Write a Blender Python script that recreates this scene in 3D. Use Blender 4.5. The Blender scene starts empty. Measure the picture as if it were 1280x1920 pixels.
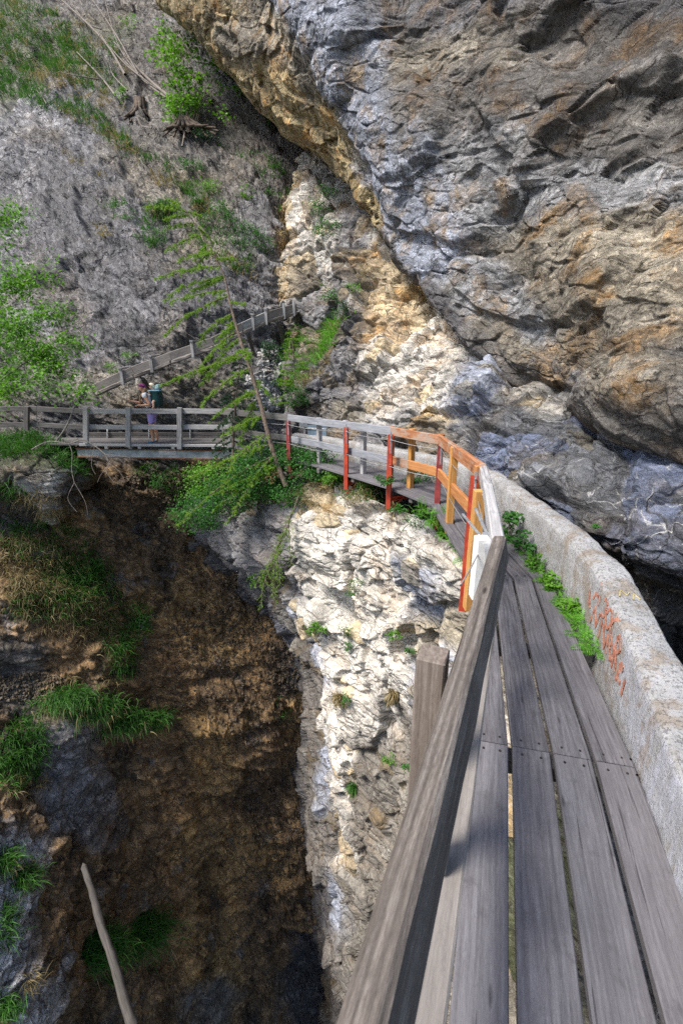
import bpy, bmesh, math, random
import numpy as np
from mathutils import Vector, Matrix
random.seed(7); RNG=np.random.default_rng(11)
scene=bpy.context.scene
COL=scene.collection
# ------------------------------------------------------------------ camera
CAM=np.array([0.0,0.0,2.06]); PITCH=math.radians(17.5); FPX=853.0
FW=np.array([0,math.cos(PITCH),-math.sin(PITCH)]); UP=np.array([0,math.sin(PITCH),math.cos(PITCH)]); RT=np.array([1.0,0,0])
cd=bpy.data.cameras.new('camera'); cam=bpy.data.objects.new('camera',cd); COL.objects.link(cam)
cam.location=CAM; cam.rotation_euler=(math.pi/2-PITCH,0,0)
cd.sensor_fit='VERTICAL'; cd.sensor_height=36; cd.sensor_width=24; cd.lens=16.0
cd.clip_start=0.05; cd.clip_end=400
cd.dof.use_dof=True; cd.dof.focus_distance=9.0; cd.dof.aperture_fstop=6.3
scene.camera=cam
def P(x,y,d):
    """photo ray (x,y) followed to axis depth d metres -> world point"""
    x=np.asarray(x,float); y=np.asarray(y,float); d=np.asarray(d,float)
    return CAM+d[...,None]*(FW+((x-640)/FPX)[...,None]*RT+((960-y)/FPX)[...,None]*UP)
def PZ(x,y,z):
    r=FW+((x-640)/FPX)*RT+((960-y)/FPX)*UP
    return CAM+r*((z-CAM[2])/r[2])
def PY(x,y,Y):
    r=FW+((x-640)/FPX)*RT+((960-y)/FPX)*UP
    return CAM+r*(Y/r[1])
def proj(p):
    q=np.asarray(p)-CAM; d=q@FW
    d=np.where(d<0.05,0.05,d)
    return 640+FPX*(q@RT)/d, 960-FPX*(q@UP)/d, d
# ------------------------------------------------------------------ object helpers
def tag(o,label=None,cat=None,group=None,kind=None):
    if label: o['label']=label
    if cat: o['category']=cat
    if group: o['group']=group
    if kind: o['kind']=kind
    return o
def empty(name,loc,label,cat,group=None,kind=None):
    o=bpy.data.objects.new(name,None); COL.objects.link(o); o.location=Vector(loc); o.empty_display_size=.2
    return tag(o,label,cat,group,kind)
def world_loc(o):
    v=Vector((0,0,0))
    m=Matrix.Identity(4)
    while o is not None:
        m=o.matrix_parent_inverse@o.matrix_basis@m if o.parent else o.matrix_basis@m
        o=o.parent
    return m
def link(o,parent=None):
    COL.objects.link(o)
    if parent is not None:
        o.parent=parent
        o.matrix_parent_inverse=world_loc(parent).inverted()
    return o
def mesh_np(name,V,F,mat,parent=None,smooth=True,cols=None,uv=None):
    """V (n,3), F (m,k) quads or tris as array"""
    V=np.asarray(V,np.float32); F=np.asarray(F,np.int32)
    me=bpy.data.meshes.new(name); n,k=F.shape
    me.vertices.add(len(V)); me.vertices.foreach_set('co',V.ravel())
    me.loops.add(n*k); me.loops.foreach_set('vertex_index',F.ravel())
    me.polygons.add(n); me.polygons.foreach_set('loop_start',np.arange(0,n*k,k,dtype=np.int32))
    me.polygons.foreach_set('loop_total',np.full(n,k,np.int32))
    me.polygons.foreach_set('use_smooth',np.full(n,smooth,bool))
    me.update(calc_edges=True)
    if cols is not None:
        a=me.color_attributes.new('tint','FLOAT_COLOR','POINT')
        c=np.ones((len(V),4),np.float32); c[:,:3]=cols; a.data.foreach_set('color',c.ravel())
    if uv is not None:
        a=me.attributes.new('guv','FLOAT_VECTOR','POINT'); a.data.foreach_set('vector',np.asarray(uv,np.float32).ravel())
    if mat is not None: me.materials.append(mat)
    o=bpy.data.objects.new(name,me); link(o,parent); return o
def frame(p0,p1,up=(0,0,1)):
    p0=Vector(p0);p1=Vector(p1); x=(p1-p0); L=x.length; x.normalize()
    u=Vector(up); y=u.cross(x)
    if y.length<1e-4: y=Vector((0,1,0)).cross(x)
    y.normalize(); z=x.cross(y)
    M=Matrix((x,y,z)).transposed().to_4x4(); M.translation=p0
    return M,L
def beam(name,p0,p1,w,h,mat,parent=None,up=(0,0,1),bev=.006,wob=.0015,seg=None,taper=1.0):
    """rectangular timber from p0 to p1; w across, h along up; mesh in its own local frame (x = grain)"""
    M,L=frame(p0,p1,up)
    n=seg or max(2,int(L/.25)+1); r=min(bev,w*.3,h*.3)
    sec=[(-w/2+r,-h/2),(w/2-r,-h/2),(w/2,-h/2+r),(w/2,h/2-r),(w/2-r,h/2),(-w/2+r,h/2),(-w/2,h/2-r),(-w/2,-h/2+r)]
    xs=[0,r]+[L*i/n for i in range(1,n)]+[L-r,L]
    vs=[];fs=[]
    for i,x in enumerate(xs):
        e=(i==0 or i==len(xs)-1); k=1+(taper-1)*x/L
        for (a,b) in sec:
            s=(1-r/max(w,h)*1.6) if e else 1
            vs.append((x,a*s*k+random.uniform(-wob,wob),b*s*k+random.uniform(-wob,wob)))
    for i in range(len(xs)-1):
        for j in range(8):
            a=i*8+j;b=i*8+(j+1)%8; fs.append((a,b,b+8,a+8))
    fs.append(tuple(range(7,-1,-1))); m=(len(xs)-1)*8; fs.append(tuple(range(m,m+8)))
    me=bpy.data.meshes.new(name); me.from_pydata(vs,[],fs); me.materials.append(mat); me.update()
    o=bpy.data.objects.new(name,me); o.matrix_basis=M; link(o,parent); return o
def tube_arrays(pts,rads,k=8):
    pts=[np.asarray(p,float) for p in pts]; n=len(pts); V=[];F=[]
    ref=np.array([.13,.21,.97])
    for i in range(n):
        t=pts[min(i+1,n-1)]-pts[max(i-1,0)]; t=t/(np.linalg.norm(t)+1e-9)
        a=np.cross(t,ref); a/=np.linalg.norm(a)+1e-9; b=np.cross(t,a)
        for j in range(k):
            th=2*math.pi*j/k; V.append(pts[i]+rads[i]*(math.cos(th)*a+math.sin(th)*b))
    for i in range(n-1):
        for j in range(k):
            q=i*k+j; w=i*k+(j+1)%k; F.append((q,w,w+k,q+k))
    return np.array(V),np.array(F)
class MB:
    def __init__(s): s.V=[];s.F=[];s.n=0;s.C=[]
    def add(s,V,F,c=None):
        V=np.asarray(V,float);F=np.asarray(F,int)
        if len(V)==0: return
        s.V.append(V); s.F.append(F+s.n); s.n+=len(V)
        if c is not None: s.C.append(np.broadcast_to(np.asarray(c,float),(len(V),3)))
    def tube(s,pts,rads,k=8,c=None): V,F=tube_arrays(pts,rads,k); s.add(V,F,c)
    def build(s,name,mat,parent=None,smooth=True):
        return mesh_np(name,np.concatenate(s.V),np.concatenate(s.F),mat,parent,smooth,np.concatenate(s.C) if s.C else None)
def box_vf(p0,p1):
    x0,y0,z0=p0;x1,y1,z1=p1
    V=[(x0,y0,z0),(x1,y0,z0),(x1,y1,z0),(x0,y1,z0),(x0,y0,z1),(x1,y0,z1),(x1,y1,z1),(x0,y1,z1)]
    F=[(0,3,2,1),(4,5,6,7),(0,1,5,4),(1,2,6,5),(2,3,7,6),(3,0,4,7)]
    return np.array(V,float),np.array(F)
# ------------------------------------------------------------------ noise (numpy)
def _h(i,j,k,s):
    i=i.astype(np.uint32);j=j.astype(np.uint32);k=k.astype(np.uint32)
    h=i*np.uint32(374761393)+j*np.uint32(668265263)+k*np.uint32(2147483647)+np.uint32((s*2654435761)&0xffffffff)
    h^=h>>np.uint32(13); h*=np.uint32(1274126177); h^=h>>np.uint32(16); h*=np.uint32(2246822519); h^=h>>np.uint32(15)
    return h
def perlin(p,s=0):
    p=np.asarray(p,float); f=np.floor(p); r=p-f; f=f.astype(np.int64)
    u=r*r*r*(r*(r*6-15)+10); out=0
    for dx in (0,1):
        for dy in (0,1):
            for dz in (0,1):
                h=_h(f[:,0]+dx,f[:,1]+dy,f[:,2]+dz,s)
                gx=(h&np.uint32(1023))/511.5-1; gy=((h>>np.uint32(10))&np.uint32(1023))/511.5-1; gz=((h>>np.uint32(20))&np.uint32(1023))/511.5-1
                d=gx*(r[:,0]-dx)+gy*(r[:,1]-dy)+gz*(r[:,2]-dz)
                w=(u[:,0] if dx else 1-u[:,0])*(u[:,1] if dy else 1-u[:,1])*(u[:,2] if dz else 1-u[:,2])
                out=out+w*d
    return out
def fbm(p,o=4,s=0,g=.5,l=2.03):
    a=1;t=0;n=0
    for i in range(o):
        t=t+a*perlin(p,s+i*17); n+=a; a*=g; p=p*l+11.3
    return t/n*1.6
def ridged(p,o=4,s=0,g=.5):
    a=1;t=0;n=0
    for i in range(o):
        t=t+a*(1-np.abs(perlin(p,s+i*13))*2.6); n+=a; a*=g; p=p*2.1+5.1
    return t/n
def worley(p,s=0):
    f=np.floor(p).astype(np.int64); n=len(p)
    F1=np.full(n,1e9);F2=np.full(n,1e9);ID=np.zeros(n,np.uint32);C=np.zeros((n,3));ID2=np.zeros(n,np.uint32);C2=np.zeros((n,3))
    for dx in (-1,0,1):
        for dy in (-1,0,1):
            for dz in (-1,0,1):
                a=f[:,0]+dx;b=f[:,1]+dy;c=f[:,2]+dz
                h=_h(a,b,c,s)
                q=np.stack([a+(h&np.uint32(1023))/1023.,b+((h>>np.uint32(10))&np.uint32(1023))/1023.,c+((h>>np.uint32(20))&np.uint32(1023))/1023.],1)
                d=((q-p)**2).sum(1); m=d<F1; m2=(d<F2)&~m
                F2=np.where(m,F1,np.where(m2,d,F2)); ID2=np.where(m,ID,np.where(m2,h,ID2)); C2=np.where(m[:,None],C,np.where(m2[:,None],q,C2))
                F1=np.where(m,d,F1); ID=np.where(m,h,ID); C[m]=q[m]
    return np.sqrt(F1),np.sqrt(F2),ID,C,ID2,C2
def rnd(ID,k):
    h=(ID^np.uint32(k*2654435761&0xffffffff))*np.uint32(2246822519); h^=h>>np.uint32(13); h*=np.uint32(3266489917); h^=h>>np.uint32(16)
    return (h&np.uint32(65535))/65535.*2-1
def basis(n):
    n=np.array(n,float); n/=np.linalg.norm(n); a=np.cross(n,[0,1,0.3]); a/=np.linalg.norm(a); b=np.cross(n,a)
    return np.stack([a,b,n],1)     # p@B -> (along, across, strata)
def blocks(p,B,sc,tilt=1.0,crack=.5,warp=.35,s=0,cw=.12):
    """fractured-rock height: every Voronoi block gets its own offset and tilt, with cracks between; sc = block size (3)"""
    q=(p@B)/np.array(sc)
    w=np.stack([fbm(q*.7+i*7.7,3,s+50+i) for i in range(3)],1); q=q+warp*w
    F1,F2,ID,C,ID2,C2=worley(q,s)
    def hh(I,c):
        h=rnd(I,1)*.5
        for i in range(3): h=h+tilt*rnd(I,2+i)*(q-c)[:,i]
        return h
    e=np.clip((F2-F1)/cw,0,1); e=e*e*(3-2*e); k=.5+.5*e
    return hh(ID,C)*k+hh(ID2,C2)*(1-k)-crack*(1-e),ID
# ------------------------------------------------------------------ materials
class NT:
    def __init__(s,name):
        s.m=bpy.data.materials.new(name); s.m.use_nodes=True; s.t=s.m.node_tree; s.t.nodes.clear()
        s.out=s.n('ShaderNodeOutputMaterial'); s.b=s.n('ShaderNodeBsdfPrincipled'); s.l(s.b.outputs[0],s.out.inputs[0])
    def n(s,t,**k):
        o=s.t.nodes.new(t)
        for a,b in k.items(): setattr(o,a,b)
        return o
    def l(s,a,b): s.t.links.new(a,b)
    def inp(s,node,key,v):
        if hasattr(v,'is_output') or isinstance(v,bpy.types.NodeSocket): s.l(v,node.inputs[key])
        else: node.inputs[key].default_value=v
    def coord(s,k='Object'): return s.n('ShaderNodeTexCoord').outputs[k]
    def map(s,v,scale=(1,1,1),rot=(0,0,0),loc=(0,0,0)):
        m=s.n('ShaderNodeMapping'); s.l(v,m.inputs[0]); m.inputs['Scale'].default_value=scale; m.inputs['Rotation'].default_value=rot; s.inp(m,'Location',loc); return m.outputs[0]
    def noise(s,v,sc,det=4,rough=.6,dist=0,kind='FBM',col=False):
        m=s.n('ShaderNodeTexNoise',noise_type=kind); s.l(v,m.inputs['Vector']); m.inputs['Scale'].default_value=sc; m.inputs['Detail'].default_value=det; m.inputs['Roughness'].default_value=rough; m.inputs['Distortion'].default_value=dist
        return m.outputs['Color' if col else 'Fac']
    def vor(s,v,sc,feat='F1',out='Distance',rand=1):
        m=s.n('ShaderNodeTexVoronoi',feature=feat); s.l(v,m.inputs['Vector']); m.inputs['Scale'].default_value=sc; m.inputs['Randomness'].default_value=rand; return m.outputs[out]
    def math(s,op,a,b=0.0,c=0.0,cl=False):
        m=s.n('ShaderNodeMath',operation=op,use_clamp=cl); s.inp(m,0,a); s.inp(m,1,b); s.inp(m,2,c); return m.outputs[0]
    def rng(s,a,i0,i1,o0=0,o1=1):
        m=s.n('ShaderNodeMapRange'); s.inp(m,0,a); m.inputs[1].default_value=i0; m.inputs[2].default_value=i1; m.inputs[3].default_value=o0; m.inputs[4].default_value=o1; return m.outputs[0]
    def mix(s,f,a,b,bt='MIX'):
        m=s.n('ShaderNodeMix',data_type='RGBA',blend_type=bt); s.inp(m,0,f)
        for k,v in ((6,a),(7,b)):
            if isinstance(v,bpy.types.NodeSocket): s.l(v,m.inputs[k])
            else: m.inputs[k].default_value=(*v,1) if len(v)==3 else v
        return m.outputs[2]
    def ramp(s,f,stops):
        m=s.n('ShaderNodeValToRGB'); s.l(f,m.inputs[0]); e=m.color_ramp.elements
        while len(e)<len(stops): e.new(.5)
        for x,(p,c) in zip(e,stops): x.position=p; x.color=(*c,1)
        return m.outputs[0]
    def addv(s,a,b,k):
        m=s.n('ShaderNodeVectorMath',operation='MULTIPLY_ADD'); s.l(b,m.inputs[0]); m.inputs[1].default_value=(k,k,k); s.l(a,m.inputs[2]); return m.outputs[0]
    def bump(s,h,strength=.5,dist=.02,prev=None):
        m=s.n('ShaderNodeBump'); s.l(h,m.inputs['Height']); m.inputs['Strength'].default_value=strength; m.inputs['Distance'].default_value=dist
        if prev is not None: s.l(prev,m.inputs['Normal'])
        return m.outputs[0]
    def attr(s,n,o='Color'): a=s.n('ShaderNodeAttribute'); a.attribute_name=n; return a.outputs[o]
    def fin(s,col,rough=.85,nrm=None,spec=.25):
        s.inp(s.b,'Base Color',col if isinstance(col,bpy.types.NodeSocket) else (*col,1)); s.inp(s.b,'Roughness',rough); s.b.inputs['Specular IOR Level'].default_value=spec
        if nrm is not None: s.l(nrm,s.b.inputs['Normal'])
        return s.m
def rock_mat(name,strata=(0,0,1),size=1.0,contrast=1.0,speck=1.0,white=(.62,.6,.57),dark=(.05,.05,.055),warm=(.33,.21,.09),warm_amt=.3,bump=1.0,spec=.25,rough=.88,streak=.5,low=1.0,along=None,stretch=.35):
    """limestone / schist: bedding streaks, flakes, veins, stains; size scales the pattern"""
    t=NT(name); co=t.coord()
    # rotate so z runs across the bedding
    n=Vector(strata).normalized(); e=n.rotation_difference(Vector((0,0,1))).to_euler()
    if along: al=Vector(along); al=(al-n*al.dot(n)).normalized(); e=Matrix((al,n.cross(al),n)).to_euler()
    v=t.map(co,rot=tuple(e))
    wrp=t.noise(v,.9/size,4,.6,col=True)
    vw=t.addv(v,wrp,.9*size)
    bed=t.map(vw,scale=(stretch*.6,.9,1.7) if along else (.35,.35,1.7))
    tint=t.attr('tint')
    a=t.noise(bed,1.6/size,8,.68)            # large bedding mottling
    b=t.noise(bed,7/size,6,.7)               # thin beds
    c=t.noise(vw,22/size,5,.75)              # grain
    fl=t.vor(t.map(vw,scale=(.3,.9,1.5) if along else (.45,.45,1.5)),11/size,'F1','Color')   # flakes
    fls=t.n('ShaderNodeSeparateColor'); t.l(fl,fls.inputs[0])
    va=t.math('MULTIPLY',t.rng(a,.3,.7,-1,1),.5*contrast*low)
    vb=t.math('MULTIPLY',t.rng(b,.3,.7,-1,1),.55*contrast)
    vc=t.math('MULTIPLY',t.rng(c,.3,.7,-1,1),.55*contrast)
    vf=t.math('MULTIPLY',t.rng(fls.outputs[0],0,1,-1,1),.38*speck)
    s=t.math('ADD',t.math('ADD',va,vb),t.math('ADD',vc,vf))
    mul=t.math('POWER',2.0,t.math('MULTIPLY',s,1.15))
    col=t.n('ShaderNodeVectorMath',operation='SCALE'); t.l(tint,col.inputs[0]); t.l(mul,col.inputs[3]); col=col.outputs[0]
    # warm iron stains
    w=t.noise(t.map(vw,scale=(.8,.8,1.1),loc=(5,3,1)),1.3/size,6,.65)
    w2=t.math('MULTIPLY',t.rng(w,.5,.66),warm_amt,cl=True)
    wc=t.n('ShaderNodeMix',data_type='RGBA',blend_type='MULTIPLY'); t.l(w2,wc.inputs[0]); t.l(col,wc.inputs[6]); k=max(warm); wc.inputs[7].default_value=(warm[0]/k,warm[1]/k,warm[2]/k,1)
    col=wc.outputs[2]
    # calcite veins and pale flakes
    ve=t.vor(t.map(vw,scale=(.6,.6,1.2),loc=(3,1,7)),2.2/size,'DISTANCE_TO_EDGE')
    vm=t.math('MULTIPLY',t.rng(ve,.0,.018,1,0),t.rng(a,.45,.6),cl=True)
    col=t.mix(t.math('MULTIPLY',vm,.55*streak,cl=True),col,white)
    sp=t.math('MULTIPLY',t.rng(t.noise(t.map(vw,scale=(.3,1,1.8) if along else (.5,.5,1.8),loc=(9,2,3)),34/size,3,.8),.62,.7),.6*speck,cl=True)
    col=t.mix(sp,col,white)
    # dark fissures along the bedding and lichen spots
    jn=t.noise(t.map(vw,scale=(.16,.16,1.5),loc=(1,8,2)),1.3/size,3,.55); jl=t.rng(t.math('ABSOLUTE',t.math('SUBTRACT',jn,.5)),.0,.012,1,0)
    jm=t.noise(t.map(vw,scale=(.9,.3,.25),loc=(4,1,5)),1.1/size,3,.5); jk=t.math('MULTIPLY',t.rng(t.math('ABSOLUTE',t.math('SUBTRACT',jm,.5)),.0,.008,1,0),t.rng(a,.45,.55))
    jl=t.math('MAXIMUM',t.math('MULTIPLY',jl,t.rng(b,.38,.52)),jk,cl=True)
    cr=t.vor(t.map(vw,scale=(.5,.5,1.3)),1.5/size,'DISTANCE_TO_EDGE')
    dm=t.math('MAXIMUM',t.math('MULTIPLY',t.rng(cr,.0,.022,1,0),.75),t.math('MULTIPLY',t.rng(t.noise(t.map(vw,scale=(.5,.5,1.6),loc=(2,2,9)),26/size,3,.8),.6,.7),.7*speck),cl=True)
    dm=t.math('MULTIPLY',dm,t.rng(b,.35,.6),cl=True)
    dm=t.math('MAXIMUM',dm,t.math('MULTIPLY',jl,.85),cl=True)
    col=t.mix(dm,col,dark)
    h1=t.math('ADD',t.math('MULTIPLY',a,1.2),t.math('MULTIPLY',b,.8))
    h1=t.math('SUBTRACT',h1,t.math('MULTIPLY',t.math('MAXIMUM',t.rng(cr,0,.05,1,0),jl),.6))
    h1=t.math('ADD',h1,t.math('MULTIPLY',fls.outputs[0],.22))
    n1=t.bump(h1,.75*bump,.16*size)
    n2=t.bump(t.math('ADD',c,t.math('MULTIPLY',t.noise(vw,60/size,3,.7),.5)),.7*bump,.035*size,n1)
    lm=t.n('ShaderNodeSeparateColor'); t.l(tint,lm.inputs[0])
    return t.fin(col,t.rng(lm.outputs[0],.06,.19,.42,rough),n2,.45)
def wood_mat(name,base,dark,light,bump=.6,stain=None,rough=.8,wear=.5,gs=1.0,spec=.2):
    t=NT(name); co=t.coord(); oi=t.n('ShaderNodeObjectInfo').outputs['Random']
    off=t.n('ShaderNodeCombineXYZ'); t.l(t.math('MULTIPLY',oi,37.0),off.inputs[0]); t.l(t.math('MULTIPLY',oi,11.0),off.inputs[1]); t.l(t.math('MULTIPLY',oi,23.),off.inputs[2])
    ad=t.n('ShaderNodeVectorMath',operation='ADD'); t.l(co,ad.inputs[0]); t.l(off.outputs[0],ad.inputs[1]); v=ad.outputs[0]
    w=t.noise(t.map(v,scale=(.5,2,2)),1.5,2,.5,col=True); vw=t.addv(v,w,.06)
    g=t.noise(t.map(vw,scale=(.075*gs,1,1)),52*gs,6,.7)          # fibres
    gr=t.n('ShaderNodeTexWave',wave_type='BANDS',bands_direction='Y'); t.l(t.map(vw,scale=(.06,1,.8)),gr.inputs[0]); gr.inputs['Scale'].default_value=9*gs; gr.inputs['Distortion'].default_value=16; gr.inputs['Detail'].default_value=4; gr.inputs['Detail Scale'].default_value=1.6
    m=t.noise(v,2.2,4,.6); f=t.noise(t.map(vw,scale=(.22,1,1)),150,4,.75)
    s=t.math('ADD',t.math('MULTIPLY',g,.58),t.math('MULTIPLY',gr.outputs['Fac'],.10)); s=t.math('ADD',s,t.math('MULTIPLY',f,.32))
    col=t.ramp(s,[(.36,dark),(.5,base),(.64,light)])
    col=t.mix(t.rng(m,.35,.7,0,.5),col,tuple(.55*x for x in base))
    hv=t.math('MULTIPLY',oi,1.0); col=t.mix(t.rng(hv,0,1,0,.4),col,light)
    gm=t.noise(v,9,5,.75); col=t.mix(t.rng(gm,.56,.72,0,.45*wear),col,tuple(.35*x for x in base))
    # knots and nail stains
    kn=t.vor(t.map(v,scale=(.35,1.5,.3)),4.2,'F1'); km=t.rng(kn,.035,.075,1,0)
    col=t.mix(t.math('MULTIPLY',km,.75,cl=True),col,tuple(.3*x for x in dark))
    ck=t.noise(t.map(vw,scale=(.03,1,.4),loc=(3,5,0)),30,3,.6); cm=t.rng(ck,.66,.7)
    col=t.mix(t.math('MULTIPLY',cm,.6*wear,cl=True),col,tuple(.25*x for x in dark))
    if stain:
        sm=t.rng(t.noise(t.map(v,scale=(.6,1,1),loc=(9,9,1)),5,5,.7),.5,.6); col=t.mix(t.math('MULTIPLY',sm,.8,cl=True),col,stain)
    h=t.math('SUBTRACT',t.math('ADD',s,t.math('MULTIPLY',m,.2)),t.math('MULTIPLY',cm,.8))
    return t.fin(col,t.rng(g,.3,.7,rough-.12,rough+.1),t.bump(h,bump,.006),spec)
def leaf_mat(name,c1,c2,trans=.35,rough=.55):
    t=NT(name); tint=t.attr('tint'); s=t.n('ShaderNodeSeparateColor'); t.l(tint,s.inputs[0])
    col=t.mix(s.outputs[0],c1,c2)
    t.fin(col,rough,None,.3)
    tr=t.n('ShaderNodeBsdfTranslucent'); t.l(t.mix(.5,col,(c2[0]*1.2,c2[1]*1.3,c2[2]*.6)),tr.inputs[0])
    mx=t.n('ShaderNodeMixShader'); mx.inputs[0].default_value=trans; t.l(t.b.outputs[0],mx.inputs[1]); t.l(tr.outputs[0],mx.inputs[2]); t.l(mx.outputs[0],t.out.inputs[0])
    return t.m
def plain(name,c,rough=.6,metal=0,spec=.4,var=.25,sc=12,bump=.15,c2=None):
    t=NT(name); v=t.coord(); n=t.noise(v,sc,5,.65); col=t.mix(t.rng(n,.35,.65),tuple(x*(1-var) for x in c),c2 or tuple(min(1,x*(1+var)) for x in c))
    t.b.inputs['Metallic'].default_value=metal
    return t.fin(col,rough,t.bump(n,bump,.01),spec)
def bark_mat(name,c,d):
    t=NT(name); v=t.coord(); n=t.noise(t.map(v,scale=(1,1,.35)),30,5,.7); m=t.noise(v,6,3,.6)
    col=t.ramp(n,[(.35,d),(.55,c),(.75,tuple(min(1,x*1.6) for x in c))]); col=t.mix(t.rng(m,.4,.7,0,.4),col,d)
    return t.fin(col,.9,t.bump(n,.8,.02))
M={}
M['planks']=wood_mat('deck_wood',(.118,.111,.120),(.052,.047,.051),(.195,.188,.202),bump=.6,wear=1.0,rough=.62,spec=.35)
M['rail']=wood_mat('weathered_rail_wood',(.115,.097,.085),(.035,.028,.024),(.27,.24,.215),bump=1.0,wear=.9,gs=.8)
M['greywood']=wood_mat('silver_grey_wood',(.33,.32,.32),(.13,.125,.125),(.50,.49,.49),bump=.7,wear=.7)
M['darkwood']=wood_mat('dark_grey_wood',(.115,.108,.105),(.045,.04,.038),(.20,.19,.185),bump=.7)
M['postwood']=wood_mat('brown_grey_post_wood',(.17,.135,.11),(.08,.06,.05),(.27,.23,.20),bump=.6)
M['bluewood']=wood_mat('blue_grey_wood',(.22,.23,.26),(.10,.10,.11),(.36,.37,.40),bump=.7)
M['midwood']=wood_mat('grey_brown_lower_rail',(.185,.165,.15),(.08,.07,.06),(.29,.265,.245),bump=.7,wear=.8)
M['orange']=wood_mat('fresh_orange_wood',(.40,.145,.045),(.20,.065,.025),(.52,.27,.11),bump=.4,wear=.35)
M['rustwood']=wood_mat('reddish_rough_wood',(.33,.125,.05),(.14,.05,.025),(.48,.24,.13),bump=.8,stain=(.34,.27,.22),wear=.8)
M['yellowwood']=wood_mat('golden_wood',(.54,.26,.07),(.34,.14,.04),(.64,.38,.15),bump=.5,wear=.6)
M['trough']=wood_mat('old_trough_wood',(.25,.215,.19),(.10,.085,.075),(.40,.36,.33),bump=.9,wear=.9)
M['redsteel']=plain('red_primer_steel',(.42,.045,.025),.5,0,.5,.25,9,.2,(.50,.07,.03))
M['maroon']=plain('maroon_painted_steel',(.22,.035,.035),.5,0,.5,.3,9,.2)
M['galv']=plain('galvanised_steel',(.50,.52,.54),.42,.7,.5,.25,20,.1)
M['wire']=plain('steel_cable',(.45,.45,.46),.45,.6,.5,.3,60,.3)
M['ibeam']=plain('pale_painted_steel',(.30,.34,.35),.55,.1,.4,.3,3,.15,(.46,.50,.50))
M['rust']=plain('rusty_steel',(.22,.10,.05),.85,.1,.3,.5,14,.5)
M['bark']=bark_mat('larch_bark',(.17,.13,.10),(.045,.035,.03))
M['twig']=bark_mat('grey_twig_bark',(.27,.24,.21),(.10,.085,.07))
M['deadwood']=wood_mat('bleached_log_wood',(.085,.075,.067),(.03,.026,.023),(.16,.145,.13),bump=1,wear=.9,gs=.5)
M['leaf_bright']=leaf_mat('bright_leaves',(.035,.12,.012),(.17,.38,.035))
M['leaf_mid']=leaf_mat('green_leaves',(.018,.085,.015),(.07,.22,.035))
M['leaf_dark']=leaf_mat('dark_spruce_needles',(.012,.045,.018),(.05,.125,.05),.2)
M['larch']=leaf_mat('larch_needles',(.09,.21,.02),(.28,.46,.05),.4)
M['grass']=leaf_mat('grass_blades',(.018,.075,.01),(.075,.21,.03),.3)
M['drygrass']=leaf_mat('dry_grass_blades',(.15,.11,.05),(.36,.29,.15),.3)
M['fern']=leaf_mat('fern_fronds',(.05,.19,.015),(.17,.42,.04),.35)
# ------------------------------------------------------------------ rock sheets
def crw(n,N):
    W=np.zeros((N,n)); t=np.linspace(0,n-1,N); i=np.minimum(t.astype(int),n-2); f=t-i
    c=[-.5*f+f*f-.5*f**3, 1-2.5*f*f+1.5*f**3, .5*f+2*f*f-1.5*f**3, -.5*f*f+.5*f**3]
    for k in range(4): 
        j=np.clip(i+k-1,0,n-1); np.add.at(W,(np.arange(N),j),c[k])
    return W
def linw(n,t):
    W=np.zeros((len(t),n)); return W
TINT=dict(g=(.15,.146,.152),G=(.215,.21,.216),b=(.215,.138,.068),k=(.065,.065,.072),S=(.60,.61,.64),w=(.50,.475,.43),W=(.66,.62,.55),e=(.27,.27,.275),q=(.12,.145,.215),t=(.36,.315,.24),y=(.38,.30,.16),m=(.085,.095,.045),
          B=(.32,.345,.41),d=(.155,.142,.128),o=(.34,.22,.095),n=(.225,.198,.155),D=(.12,.115,.12),p=(.50,.44,.38),s=(.22,.20,.17))  # B and q lean blue for shade; W raised, n lowered for light contrast
SHEETS={}
ROCK=[]
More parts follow.
